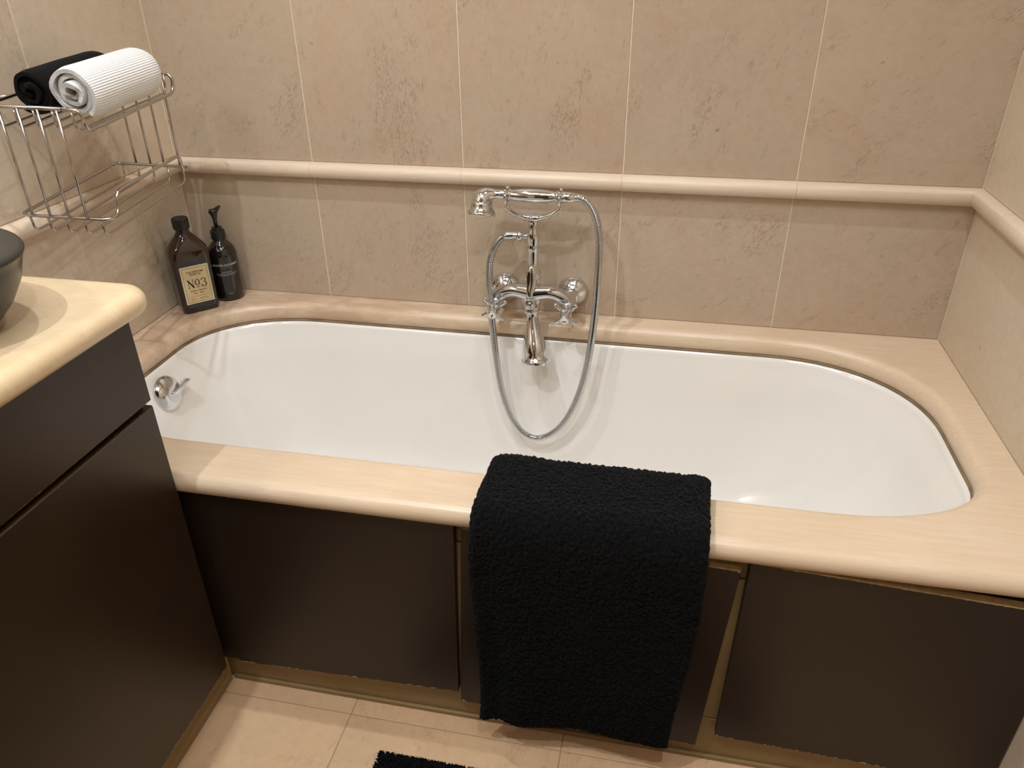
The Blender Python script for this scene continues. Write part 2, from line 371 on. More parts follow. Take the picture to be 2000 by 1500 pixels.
# dado rail: half-round stone lengths, jointed like the tiles
def rail_profile(n=9):
    cz = (RZ0 + RZ1) / 2; h = (RZ1 - RZ0) / 2; P = [(0.0, RZ0), (0.006, RZ0)]
    for i in range(1, n): 
        a = -PI / 2 + PI * i / n; P.append((0.008 + 0.0165 * math.cos(a), cz + h * math.sin(a)))
    return P + [(0.006, RZ1), (0.0, RZ1)]
def rail(name, kind, cuts, m0, m1):
    root = None; P = rail_profile(); gap = 0.0002
    for i in range(len(cuts) - 1):
        a, b = cuts[i], cuts[i + 1]; r = []
        for end, s_ in ((a, 1), (b, -1)):
            row = []
            for d, z in P:
                t = end + gap * (1 if b > a else -1) * s_
                if (end == cuts[0] and m0): t = end + d * (1 if b > a else -1)
                if (end == cuts[-1] and m1): t = end - d * (1 if b > a else -1)
                row.append({'back': (t, -d - 0.0, z), 'left': (d, t, z), 'right': (ROOM_X - d, t, z)}[kind])
            r.append(row)
        g = G().grid(r, closed_u=True, cap0=True, cap1=True)
        me = g.mesh('rail_piece', M_rail)
        if root is None:
            root = link(name, me, None, (cuts[0], 0, RZ0) if kind == 'back' else ((0.0, cuts[0], RZ0) if kind == 'left' else (ROOM_X, cuts[0], RZ0)))
            tag(root, kind='structure'); sharp(root, 50)
        else: sharp(link('rail_piece', me, root), 50)
rail('trim_1', 'back', xs, True, True)
rail('trim_2', 'left', [0.0, -0.30, -0.62, -0.96, -1.30, -1.64, -1.98, -2.32, ROOM_Y], True, False)
rail('trim_3', 'right', [0.0, -0.35, -0.69, -1.03, -1.37, -1.71, -2.05, -2.39, ROOM_Y], True, False)

# ------------------------------------------------------------------ bath and stone deck
def rrect(x0, x1, y0, y1, rad, n=14, z=0.0, off=0.0):
    """rounded rectangle, elliptical corners rad = {corner: (rx, ry)}, order FL, FR, BR, BL, offset outward by off"""
    P = []
    C = [('FL', x0, y0, 1, 1, PI), ('FR', x1, y0, -1, 1, 1.5 * PI), ('BR', x1, y1, -1, -1, 0), ('BL', x0, y1, 1, -1, 0.5 * PI)]
    for nm, cx, cy, sx, sy, a0 in C:
        rx, ry = rad[nm]; ox, oy = cx + sx * rx, cy + sy * ry
        for i in range(n + 1):
            a = a0 + (PI / 2) * i / n; ca, sa = math.cos(a), math.sin(a)
            e = 0.93
            px = ox + rx * math.copysign(abs(ca) ** e, ca); py = oy + ry * math.copysign(abs(sa) ** e, sa)
            nx, ny = ca / rx, sa / ry; L = math.hypot(nx, ny); P.append((px + off * nx / L, py + off * ny / L, z))
    return P
OP = dict(x0=0.086, x1=1.633, y0=-0.622, y1=-0.066)
RAD = {'FL': (0.26, 0.16), 'FR': (0.25, 0.15), 'BR': (0.28, 0.26), 'BL': (0.25, 0.20)}
# deck
g = G(); T = 0.038; rr = 0.017
prof = [(0.004, -T)] + [(rr * (1 - math.sin(a)) , -T + (T) * 0 - 0 + 0) for a in []]
inner = []
for k in range(9):
    a = PI / 2 * k / 8
    inner.append((0.001 + rr * (1 - math.cos(a)), -0.022 + 0.022 * math.sin(a)))
inner = [(0.006, -T), (0.001, -T + 0.005)] + inner + [(rr + 0.0035, 0.0)]
rows_ = [rrect(**OP, rad=RAD, z=z, off=o_) for o_, z in inner]
g.grid(rows_, closed_u=True)
bm = bmesh.new(); me = g.mesh('deck', M_deck, fix=False); bm.from_mesh(me); n0 = len(rows_[0])
bm.verts.ensure_lookup_table(); inner_loop = [bm.verts[(len(rows_) - 1) * n0 + j] for j in range(n0)]; under_loop = [bm.verts[j] for j in range(n0)]
DX0, DX1, DYF, DYB = 0.0008, ROOM_X - 0.0008, -0.735, -0.0008; nr = 0.0195
def yrow(dy, z): return [bm.verts.new((DX0, dy, z)), bm.verts.new((DX1, dy, z))]
front = [yrow(DYF + nr + 0.004, 0.0)]
for k in range(13):
    a = PI * k / 12; front.append(yrow(DYF + nr - nr * math.sin(a), -T / 2 + T / 2 * math.cos(a)))
front.append(yrow(DYF + nr + 0.004, -T))
for a, b in zip(front[:-1], front[1:]): bm.faces.new((a[0], a[1], b[1], b[0]))
bt = [bm.verts.new((DX1, DYB, 0)), bm.verts.new((DX0, DYB, 0))]; bb = [bm.verts.new((DX1, DYB, -T)), bm.verts.new((DX0, DYB, -T))]
def hole_fill(outer, loop, flip):
    es = [bm.edges.get((outer[i], outer[(i + 1) % 4])) or bm.edges.new((outer[i], outer[(i + 1) % 4])) for i in range(4)]
    es += [bm.edges.get((loop[i], loop[(i + 1) % len(loop)])) for i in range(len(loop))]
    bmesh.ops.triangle_fill(bm, use_beauty=True, edges=es)
hole_fill([front[0][0], front[0][1], bt[0], bt[1]], inner_loop, False)
hole_fill([front[-1][0], front[-1][1], bb[0], bb[1]], under_loop, True)
bm.faces.new((bt[0], bt[1], bb[1], bb[0]))
bm.faces.new([bt[1]] + [f_[0] for f_ in front] + [bb[1]]); bm.faces.new([bt[0]] + [f_[1] for f_ in front] + [bb[0]])
bmesh.ops.recalc_face_normals(bm, faces=bm.faces); bm.to_mesh(me); bm.free()
me.polygons.foreach_set('use_smooth', [True] * len(me.polygons))
deck = tag(sharp(link('bath_deck', me, None, (0, 0, 0)), 60), 'cream stone slab with rounded edge framing the white bathtub', 'bath surround')
# bead of old sealant between stone and bath
g = G(); g.grid([rrect(**OP, rad=RAD, z=z, off=o_) for o_, z in [(0.0035, -0.0405), (-0.0006, -0.040), (-0.0012, -0.0375), (0.0012, -0.0352), (0.006, -0.036)]], closed_u=True)
part('sealant_bead', g, M_seal, deck)
# bathtub shell
prof = [  # z, left inset, right inset, front inset, back inset, radius factor
    (-0.0405, -0.030, -0.030, -0.025, -0.025, 1.0), (-0.0405, -0.012, -0.012, -0.012, -0.012, 1.0), (-0.0425, -0.005, -0.005, -0.005, -0.005, 1.0),
    (-0.0480, 0.000, 0.000, 0.000, 0.000, 1.0), (-0.060, 0.004, 0.003, 0.003, 0.003, 1.0), (-0.10, 0.020, 0.018, 0.014, 0.013, 0.98), (-0.16, 0.034, 0.038, 0.024, 0.022, 0.95), (-0.24, 0.052, 0.080, 0.038, 0.036, 0.9),
    (-0.32, 0.074, 0.145, 0.054, 0.052, 0.82), (-0.36, 0.092, 0.195, 0.068, 0.066, 0.75), (-0.385, 0.115, 0.24, 0.088, 0.086, 0.65), (-0.398, 0.150, 0.29, 0.115, 0.113, 0.55), (-0.403, 0.20, 0.35, 0.15, 0.148, 0.42), (-0.405, 0.30, 0.45, 0.20, 0.20, 0.2)]
def tub_rows(prof, grow=0.0, dz=0.0):
    R_ = []
    for z, l, r, f_, b_, k in prof:
        R_.append(rrect(OP['x0'] + l, OP['x1'] - r, OP['y0'] + f_, OP['y1'] - b_, {c: (max(0.02, v[0] * k), max(0.02, v[1] * k)) for c, v in RAD.items()}, n=14, z=z + dz, off=grow))
    return R_
pp = smooth_path(prof, 3); g = G(); inn = tub_rows(pp); out = tub_rows(pp[4:], 0.006, -0.006)
g.grid(inn, closed_u=True, cap1=True); k0 = len(g.v)
bath = thing('bathtub', (0.85, -0.35, ZF), 'long white enamel bathtub sunk below the stone deck', 'bathtub')
tub = part('tub_shell', g, M_enamel, bath)
so = tub.modifiers.new('thickness', 'SOLIDIFY'); so.thickness = 0.005; so.offset = -1
# overflow with turning knob on the left end wall
oc = Vector((OP['x0'] + 0.024, -0.362, -0.090)); ax = Vector((0.97, 0, 0.24)).normalized()
g = G(); g.lathe(oc - ax * 0.003, ax, [(0, 0.0385), (0.003, 0.0390), (0.008, 0.0370), (0.014, 0.0310), (0.018, 0.0230), (0.020, 0.0130), (0.0205, 0.0)], n=40, cap1=False)
ofc = part('overflow_cover', g, M_chrome, bath)
# grip fin: a curved blade rising from the middle and running out past the edge, with a broad scooped lower face
g = G(); side = Vector((0, 1.0, 0.0)); side = (side - ax * side.dot(ax)).normalized(); oth = ax.cross(side)
if oth.z < 0: oth = -oth
fin = []
for t, hgt, wd in [(-0.008, 0.0195, 0.004), (-0.002, 0.0225, 0.014), (0.008, 0.0255, 0.024), (0.018, 0.028, 0.030), (0.028, 0.030, 0.029), (0.036, 0.031, 0.023), (0.043, 0.031, 0.015), (0.047, 0.0295, 0.008)]:
    c_ = oc + side * t; b0 = max(0.004, 0.014 - max(0, t - 0.012) * 0.30)
    up_ = oth * (0.002 + t * 0.10)
    fin.append([tuple(c_ + up_ + oth * 0.0025 + ax * (b0 + (hgt - b0) * 0.5)), tuple(c_ + up_ + ax * hgt), tuple(c_ + up_ - oth * 0.0025 + ax * (hgt - 0.0008)), tuple(c_ + up_ - oth * wd * 0.45 + ax * (b0 + (hgt - b0) * 0.30)), tuple(c_ + up_ - oth * wd + ax * (b0 * 0.9)), tuple(c_ + up_ - oth * wd * 0.5 + ax * (b0 * 0.4))])
g.grid(fin, closed_u=True, cap0=True, cap1=True)
link('knob', g.mesh('knob', M_chrome), ofc)
# waste in the tub floor
g = G(); g.lathe((0.42, -0.35, -0.4055), (0, 0, 1), [(0, 0.034), (0.003, 0.034), (0.004, 0.028), (0.0025, 0.022), (0.004, 0.0)], n=28, cap1=False)
part('plug_waste', g, M_chrome, bath)

# ------------------------------------------------------------------ bath front: cream frame and three dark panels
bf = thing('bath_panelling', (0.85, -0.70, ZF), 'bath front of dark brown panels on a chipped cream frame', 'bath panel')
def board(x0, x1, y0, y1, z0, z1, mat=None, bev=0.0015): return G().box(x0, x1, y0, y1, z0, z1)
YF = -0.704
part('plinth', board(0.352, ROOM_X - 0.001, YF, YF + 0.018, ZF + 0.0005, -0.405), M_cream, bf, bevel=0.0015)
part('floor_bead', board(0.372, ROOM_X - 0.001, YF - 0.006, YF, ZF + 0.0005, ZF + 0.010), M_cream, bf, bevel=0.0015)
part('top_rail', board(0.392, 1.300, YF + 0.0002, YF + 0.018, -0.085, -T - 0.0015), M_cream, bf, bevel=0.0015)
for a, b in ((0.818, 0.872), (1.228, 1.292)):
    part('stile', board(a, b, YF - 0.0002, YF + 0.0178, -0.402, -0.088), M_cream, bf, bevel=0.0015)
random.seed(5)
def ragged_panel(name, c, y, th, rag_top=0.0, rag_bot=0.004, label=None, parent=None, mats=None, axis='y', flip=1, dark_top=False):
    """board with corners c = [(a0,zb0),(a1,zb1),(a1,zt1),(a0,zt0)]; the dark paint skin stops raggedly short of the bottom and top edges"""
    g = G(); n = 260; (a0, b0), (a1, b1), (a1t, t1), (a0t, t0) = c
    def P(u, v, d):
        ab = a0 + (a1 - a0) * u; at = a0t + (a1t - a0t) * u; zb = b0 + (b1 - b0) * u; zt = t0 + (t1 - t0) * u
        a = ab + (at - ab) * v; z = zb + (zt - zb) * v
        return (a, y - d, z) if axis == 'y' else (y + d, a, z)
    H = abs(t0 - b0); e = 0.0012
    corners = [(0, 0), (1, 0), (1, 1), (0, 1)]
    bk = [P(u, v, 0) for u, v in corners]; mid = [P(u, v, th - e) for u, v in corners]
    ue = e / abs(a1 - a0); ve = e / H
    fr = [P(abs(u - ue), abs(v - ve), th) for u, v in corners]
    f = [(3, 2, 1, 0)] + [(i, (i + 1) % 4, 4 + (i + 1) % 4, 4 + i) for i in range(4)] + [(4 + i, 4 + (i + 1) % 4, 8 + (i + 1) % 4, 8 + i) for i in range(4)] + [(8, 9, 10, 11)]
    g.add(bk + mid + fr, f, 1 if True else 0)
    # sides dark
    for q in (2, 4, 6, 8) + ((3, 7) if dark_top else ()): g.fm[q] = 0
    lo, hi = [], []; rb = random.random() * 9
    for i in range(n + 1):
        u = ue + (1 - 2 * ue) * i / n
        k1 = max(0.0, noise.noise((u * 60 + rb, 1.3, rb))) * rag_bot * 0.9 + rag_bot * 0.45 * (random.random() ** 3) + max(0.0, noise.noise((u * 17 + rb, 4.3, rb))) * rag_bot * 0.5
        k2 = (max(0.0, noise.noise((u * 70 + rb, 7.7, rb)) + 0.02) * 0.8 + 0.3 * random.random() ** 3) * rag_top
        lo.append(P(u, ve + k1 / H, th + 0.0004)); hi.append(P(u, 1 - ve - k2 / H, th + 0.0004))
    g.grid([lo, hi], m=0)
    o = link(name, g.mesh(name, mats or [M_panel, M_chip], smooth=False, fix=False), parent)
    bmx = bmesh.new(); bmx.from_mesh(o.data); bmesh.ops.recalc_face_normals(bmx, faces=bmx.faces)
    for fc in bmx.faces:
        if fc.material_index == 0 and len(fc.verts) == 4 and fc.calc_area() < H * 0.06:
            nrm = Vector((0, -1, 0)) if axis == 'y' else Vector((1, 0, 0))
            if fc.normal.dot(nrm) < -0.5: fc.normal_flip()
    bmx.to_mesh(o.data); bmx.free()
    if label: o['label'] = label
    return o
ragged_panel('panel', [(0.402, -0.441), (0.829, -0.424), (0.840, -0.0395), (0.402, -0.0395)], YF - 0.0004, 0.0145, 0.003, 0.005, 'wide dark brown panel beside the vanity, ragged bottom edge', bf)
ragged_panel('panel', [(0.832, -0.450), (1.245, -0.463), (1.268, -0.060), (0.851, -0.046)], YF - 0.0004, 0.0125, 0.006, 0.005, 'middle dark brown panel behind the hanging towel, hung lower than its neighbours', bf)
ragged_panel('panel', [(1.274, -0.427), (1.698, -0.441), (1.698, -0.0640), (1.278, -0.0400)], YF - 0.0004, 0.0145, 0.002, 0.005, 'dark brown panel by the right wall with a gap above it', bf)

# ------------------------------------------------------------------ vanity
van = thing('vanity_cabinet', (0.20, -1.30, ZF), 'dark brown painted vanity cabinet under the cream counter', 'cabinet')
VX, VY0, VY1, VZT = 0.391, -0.741, -1.95, 0.2835
part('carcass', board(0.002, VX - 0.0195, VY1, VY0 - 0.001, -0.440, VZT), M_vanity, van, bevel=0.001)
part('side_panel', board(0.002, VX - 0.0195, VY0 - 0.0008, VY0 + 0.0002, -0.425, VZT), M_vanity, van, bevel=0.001)
part('corner_filler', board(VX - 0.022, 0.401, YF - 0.012, YF - 0.0006, -0.438, -T - 0.002), M_panel, van, bevel=0.0008)
part('plinth', board(VX - 0.040, VX - 0.021, VY1, YF - 0.0070, ZF + 0.0005, -0.4405), M_cream, van, bevel=0.001)
for i, (ya, yb) in enumerate([(VY0 - 0.0, -1.34), (-1.344, VY1)]):
    ragged_panel('drawer_front', [(yb, 0.1465), (ya, 0.1465), (ya, VZT - 0.001), (yb, VZT - 0.001)], VX - 0.0185, 0.018, 0.0, 0.0009, None, van, [M_vanity, M_chip], axis='x', dark_top=True)
    ragged_panel('door', [(yb, -0.430), (ya, -0.430), (ya, 0.1375), (yb, 0.1375)], VX - 0.0185, 0.018, 0.0004, 0.0035, None, van, [M_vanity, M_chip], axis='x', dark_top=True)
# counter slab
g = G(); CXN, CYN, CZ0, CZ1, cr_ = 0.420, -0.700, 0.2845, 0.3205, 0.046; hh = (CZ1 - CZ0) / 2
def counter_outline(ins, z):
    P = []
    for i in range(13):
        a = PI / 2 * (1 - i / 12); P.append((CXN - cr_ + (cr_ - ins) * math.cos(a), CYN - cr_ + (cr_ - ins) * math.sin(a), z))
    P += [(CXN - ins, -1.97, z), (0.0008, -1.97, z), (0.0008, CYN - ins, z)]
    return P
pr = [(0.022, CZ0)] + [(hh * (1 - math.sin(PI * k / 10)), (CZ0 + CZ1) / 2 - hh * math.cos(PI * k / 10)) for k in range(0, 11)] + [(0.022, CZ1)]
g.grid([counter_outline(i_, z) for i_, z in pr], closed_u=True, cap0=True, cap1=True)
counter = tag(sharp(link('vanity_counter', g.mesh('counter', M_counter), None, (0.0, -1.97, CZ0)), 50), 'cream stone counter with rounded front corner on the dark vanity', 'countertop')
# vessel basin, oval, wide flat rim
bas = thing('vessel_basin', (0.210, -0.900, CZ1), 'charcoal grey oval vessel basin standing on the cream counter', 'basin')
bc = Vector((0.210, -0.900)); g = G()
def oval(ax_, by_, z, n=72): return [(bc.x + ax_ * math.cos(2 * PI * j / n), bc.y + by_ * math.sin(2 * PI * j / n), z) for j in range(n)]
bp = [(0.10, 0.3215), (0.118, 0.3215), (0.135, 0.332), (0.160, 0.362), (0.178, 0.395), (0.187, 0.425), (0.1895, 0.4345), (0.192, 0.438), (0.1935, 0.442), (0.1915, 0.4465), (0.187, 0.448), (0.160, 0.4475), (0.155, 0.445), (0.150, 0.436), (0.140, 0.405), (0.115, 0.372), (0.07, 0.352), (0.02, 0.345)]
rws = []
for a_, z in bp: rws.append(oval(a_ * 0.879, max(0.010, (a_ - 0.050) * 0.879) if a_ > 0.06 else a_ * 0.7, 0.3215 + (z - 0.3215) * 0.779))
g.grid(rws, closed_u=True, cap0=True, cap1=True); part('bowl', g, M_charcoal, bas)
g = G(); g.lathe((bc.x, bc.y, 0.3400), (0, 0, 1), [(0, 0.022), (0.003, 0.022), (0.005, 0.016), (0.006, 0.0)], n=24, cap1=False); part('basin_waste', g, M_chrome, bas)

# ------------------------------------------------------------------ wire basket on the left wall
BO = Vector((0.045, -0.515, 0.342)); ca, sa = math.cos(0.049), math.sin(0.049); cb, sb = math.cos(0.039), math.sin(0.039); cc, ss = math.cos(0.102), math.sin(0.102)
BR = Matrix(((cc, -ss, 0), (ss, cc, 0), (0, 0, 1))) @ Matrix(((cb, 0, sb), (0, 1, 0), (-sb, 0, cb))) @ Matrix(((1, 0, 0), (0, ca, -sa), (0, sa, ca)))
BW, BL, BH = 0.158, 0.299, 0.178
def L(x, y, z): return BO + BR @ Vector((x, y, z))
def wire(P, r, fil=0.012, closed=False): return G().tube([L(*p) for p in round_poly(P, fil, 5, closed)], r, n=8, closed=closed)
bk = thing('wire_basket', tuple(L(0, BL / 2, -0.03)), 'two-tier chrome wire basket fixed in the left corner above the deck', 'basket')
RR, RW = 0.0031, 0.0021
# lower rim: its front run rises into a guard rail
g0, g1 = 0.030, 0.268
part('lower_rim', wire([(0, 0, 0), (0, BL, 0), (BW, BL, 0), (BW, g1, 0), (BW, g1 - 0.004, 0.034), (BW, g0 + 0.006, 0.036), (BW, g0, 0), (BW, 0, 0)], RR, 0.016, True), M_wire, bk)
# upper rim: back and both short sides high, the front run dips
DP = -0.034
part('upper_rim', wire([(BW - 0.022, 0, BH), (0, 0, BH), (0, BL, BH), (BW - 0.022, BL, BH)], RR, 0.016), M_wire, bk)
part('front_rod', wire([(BW - 0.030, 0.0, BH), (BW, 0.0, BH), (BW, 0.006, BH + DP), (BW, BL - 0.006, BH + DP), (BW, BL, BH - 0.002), (BW - 0.03, BL, BH - 0.002)], RR, 0.016), M_wire, bk)
for fx_ in (0.10, 0.30, 0.50, 0.70, 0.90):
    for zt, dp in ((0, -0.030), (BH, -0.034)):
        x_ = fx_ * BW; part('floor_wire', wire([(x_, 0.001, zt - 0.002), (x_, 0.004, zt + dp), (x_, BL - 0.004, zt + dp), (x_, BL - 0.001, zt - 0.002)], RW, 0.012), M_wire, bk)
for fn_, ff_ in ((0.16, 0.27), (0.36, 0.46), (0.57, 0.64), (0.77, 0.85)):
    for y_, fx_ in ((0.0, fn_), (BL, ff_)):
        part('upright', G().tube([L(fx_ * BW, y_ + (0.004 if y_ else -0.004), 0.002), L(fx_ * BW, y_ + (0.004 if y_ else -0.004), BH - 0.001)], RW, n=8), M_wire, bk)
for y_ in (0.06, BL - 0.06):   # fixings to the wall
    for z_ in (BH,):
        p0 = L(0, y_, z_); part('wall_bracket', G().tube([(0.0, p0.y, p0.z), (max(p0.x, 0.004), p0.y, p0.z)], 0.0028, n=12), M_wire, bk)

# ------------------------------------------------------------------ rolled towels in the upper tier
def rolled(name, cx, y0, y1, r, squash, mat, label, turns, seed, cz=None, tilt=0.0, th=0.0068):
    rnd = random.Random(seed); zc = (BH + DP + RW + r * squash + 0.001) if cz is None else cz
    NA = 26; g = G(); nt = int(turns * NA); rows_o, rows_i = [], []
    NY = 22
    ph = rnd.random() * 6
    for j in range(NY + 1):
        v = j / NY; y = y0 + (y1 - y0) * v; ro, ri = [], []
        for i in range(nt + 1):
            a = i / NA * 2 * PI; t = i / nt
            rad = 0.006 + (r - 0.006) * t
            wob = 1 + 0.20 * (1 - t) * math.sin(a * 1.0 + ph) + 0.09 * math.sin(2 * a + ph * 2) * (1 - t * 0.7) + 0.02 * noise.noise((a * 0.7, v * 3, seed))
            end = math.exp(-((min(v, 1 - v)) / 0.035) ** 2)
            yo = y + (0.010 * (1 - t) * math.sin(a * 0.5 + ph) + 0.006 * noise.noise((a, seed, 2.2))) * (1 if v < 0.5 else -1) * end * 1.0
            for rr_, dst in ((rad, ro), (rad - th * (0.85 + 0.1 * end), ri)):
                q = rr_ * wob * (1 - 0.08 * end * t); x_ = q * math.cos(-a + ph); z_ = q * math.sin(-a + ph)
                z_ *= squash
                if z_ < -r * squash * 0.90: z_ = -r * squash * 0.90
                dst.append(L(cx + x_ + tilt * (v - 0.5), yo, zc + z_))
        rows_o.append(ro); rows_i.append(ri)
    # closed strip: outer then inner reversed
    rows2 = [o_ + i_[::-1] for o_, i_ in zip(rows_o, rows_i)]
    k = len(rows2[0]); uv = [((jj / k) * turns * 2 * 19 * r / 0.042, i / NY) for i in range(NY + 1) for jj in range(k)]
    g.grid(rows2, closed_u=True, uv=uv)
    # strips closing both rolled ends
    for rw in (0, NY):
        b = rw * k; f = [(b + i, b + i + 1, b + k - 2 - i, b + k - 1 - i) for i in range(nt)]
        g.f += f; g.fm += [0] * len(f)
    base = L(cx, (y0 + y1) / 2, zc - r * squash * 0.9)
    o = link(name, g.mesh(name, mat, uv=True), None, tuple(base)); sharp(o, 55)
    return tag(o, label, 'towel')
rolled('rolled_towel', 0.1225, 0.050, 0.250, 0.0440, 0.98, M_white, 'white ribbed rolled towel at the front of the upper basket tier', 3.4, 3, tilt=0.006)
rolled('rolled_towel', 0.0385, 0.064, 0.262, 0.0395, 0.96, M_blackroll, 'black rolled towel beside the white one in the wire basket', 3.6, 8, tilt=0.0)

# ------------------------------------------------------------------ bottles
def text_mesh(txt, size, origin, u, v, nrm, mat, name, parent, align='CENTER', off=0.0004, bold=0.0, bend=None, shear=0.0, wide=1.0):
    cu_ = bpy.data.curves.new('t', 'FONT'); cu_.body = txt; cu_.size = size; cu_.align_x = align; cu_.align_y = 'CENTER'; cu_.offset = bold; cu_.shear = shear; cu_.resolution_u = 4
    o = bpy.data.objects.new('t', cu_); COL.objects.link(o)
    dg = bpy.context.evaluated_depsgraph_get(); me = bpy.data.meshes.new_from_object(o.evaluated_get(dg)); bpy.data.objects.remove(o)
    O = Vector(origin); u = Vector(u); v = Vector(v); nrm = Vector(nrm)
    for vt in me.vertices:
        x_, y_ = vt.co.x * wide, vt.co.y
        vt.co = bend(x_, y_) if bend else O + u * x_ + v * y_ + nrm * off
    me.materials.clear(); me.materials.append(mat)
    return link(name, me, parent)
B1 = Vector((0.062, -0.122, 0)); bu = Vector((0.683, 0.731, 0)).normalized(); bn = Vector((0.731, -0.683, 0)).normalized()
b1 = thing('amber_bottle', (B1.x, B1.y, 0.0006), 'tall flat amber glass bottle with a cream No 3 label', 'bottle')
def sect(w_, d_, z, rc, n=6):
    P = []; w_ = w_ / 2; d_ = d_ / 2; rc = min(rc, w_, d_)
    for sx, sy, a0 in ((1, 1, 0), (-1, 1, PI / 2), (-1, -1, PI), (1, -1, 1.5 * PI)):
        for i in range(n + 1):
            a = a0 + PI / 2 * i / n; x_ = sx * (w_ - rc) + rc * math.cos(a); y_ = sy * (d_ - rc) + rc * math.sin(a)
            p = B1 + bu * x_ - bn * y_; P.append((p.x, p.y, z))
    return P
prof = [(0.074, 0.046, 0.0008, 0.012), (0.080, 0.053, 0.004, 0.013), (0.0815, 0.0555, 0.010, 0.013), (0.0835, 0.056, 0.06, 0.013), (0.0865, 0.057, 0.12, 0.014), (0.0870, 0.057, 0.135, 0.016), (0.0845, 0.056, 0.146, 0.018), (0.074, 0.051, 0.157, 0.022), (0.056, 0.043, 0.168, 0.0215), (0.040, 0.034, 0.177, 0.017), (0.030, 0.029, 0.184, 0.0145), (0.0275, 0.0275, 0.190, 0.01375), (0.027, 0.027, 0.196, 0.0135)]
g = G(); g.grid([sect(*((float(p[0]), float(p[1]), float(p[2]), float(p[3])))) for p in smooth_path([(a, b, c, d) for a, b, c, d in prof], 3)], closed_u=True, cap0=True, cap1=True)
part('glass_body', g, M_amber, b1)
g = G(); g.lathe((B1.x, B1.y, 0.192), (0, 0, 1), [(0, 0.0165), (0.002, 0.0178), (0.020, 0.0180), (0.0235, 0.0172), (0.025, 0.0150), (0.0252, 0.0)], n=32, cap1=False)
sharp(part('screw_cap', g, M_dark, b1), 30)
Lc = B1 + bn * 0.0288 + Vector((0, 0, 0.0685))
def quad(cx, cz, w_, h_, off):
    c_ = Lc + bu * cx + Vector((0, 0, cz)) + bn * off; U = bu * w_ / 2; V = Vector((0, 0, h_ / 2)); return [c_ - U - V, c_ + U - V, c_ + U + V, c_ - U + V]
g = G(); c0 = quad(0, 0, 0.0622, 0.0885, -0.0002); c1 = quad(0, 0, 0.0622, 0.0885, 0.0005)
g.add(c0 + c1, [(3, 2, 1, 0), (4, 5, 6, 7)] + [(i, (i + 1) % 4, 4 + (i + 1) % 4, 4 + i) for i in range(4)], 1)
g.add(quad(0, 0, 0.0585, 0.0848, 0.0007), [(0, 1, 2, 3)], 0)
lab = part('paper_label', g, [M_paper, M_paper_edge], b1, smooth=False, fix=False)
g = G(); W_, H_, t_ = 0.0545, 0.0808, 0.0006
for cx, cz, a_, b_ in ((0, H_ / 2, W_, t_), (0, -H_ / 2, W_, t_), (W_ / 2, 0, t_, H_), (-W_ / 2, 0, t_, H_), (0, -0.0275, W_ * 0.9, t_ * 0.7)): g.add(quad(cx, cz, a_, b_, 0.0009), [(0, 1, 2, 3)])
# N o 3 drawn as serif strokes
def st(x0, z0, x1, z1, w0):
    d = Vector((x1 - x0, z1 - z0)); n_ = Vector((-d.y, d.x)).normalized() * w0 / 2; P = []
    for a_, b_ in ((x0 - n_.x, z0 - n_.y), (x1 - n_.x, z1 - n_.y), (x1 + n_.x, z1 + n_.y), (x0 + n_.x, z0 + n_.y)): P.append(Lc + bu * a_ + Vector((0, 0, b_)) + bn * 0.001)
    g.add(P, [(0, 1, 2, 3)], 1)
nx = -0.0135; nb, ntp = -0.0065, 0.0125
st(nx - 0.005, nb, nx - 0.005, ntp, 0.0012); st(nx + 0.005, nb, nx + 0.005, ntp, 0.0012); st(nx - 0.0055, ntp, nx + 0.0055, nb, 0.0034)
for q in (-0.005, 0.005): st(nx + q - 0.0022, nb if q < 0 else ntp, nx + q + 0.0022, nb if q < 0 else ntp, 0.001)
st(nx - 0.0078, ntp, nx - 0.004, ntp, 0.001); st(nx + 0.0048, nb, nx + 0.0062, nb, 0.001)
def ring(cx, cz, rx, rz, wx, wz, a0=0, a1=2 * PI, n=22):
    P = []; 
    for i in range(n + 1):
        a = a0 + (a1 - a0) * i / n
        for kx, kz in ((rx, rz), (rx - wx, rz - wz)): P.append(Lc + bu * (cx + kx * math.cos(a)) + Vector((0, 0, cz + kz * math.sin(a))) + bn * 0.001)
    g.add(P, [(2 * i, 2 * i + 1, 2 * i + 3, 2 * i + 2) for i in range(n)], 1)
ring(0.001, 0.0050, 0.0054, 0.0078, 0.0024, 0.0011); st(-0.0035, -0.0062, 0.0055, -0.0062, 0.0012)
ring(0.0150, 0.0082, 0.0052, 0.0052, 0.0022, 0.0010, -PI * 0.5, PI * 0.85); ring(0.0150, -0.0018, 0.0062, 0.0062, 0.0026, 0.0012, -PI * 0.88, PI * 0.5)
ring(0.0108, 0.0095, 0.0014, 0.0014, 0.00139, 0.00139, n=10); ring(0.0102, -0.0035, 0.0015, 0.0015, 0.00149, 0.00149, n=10)
link('label_print', g.mesh('label_print', [M_inkb, M_ink], smooth=False, fix=False), lab)
Z1 = Vector((0, 0, 1))
for txt, sz, cz, mt, bd in (('THE PERFUME', 0.0062, 0.0300, M_inkb, 0.00012), ('SOAP Co', 0.0060, 0.0245, M_ink, 0.00012), ('Garden Fragrance', 0.0050, -0.0140, M_inkb, 0.00005), ('Bath   Foam', 0.0046, -0.0200, M_inkb, 0.00005), ('500 ml    |    Made in England', 0.0034, -0.0338, M_inkb, 0.0)):
    text_mesh(txt, sz, Lc + Z1 * cz, bu, Z1, bn, mt, 'label_text', lab, off=0.001, bold=bd)

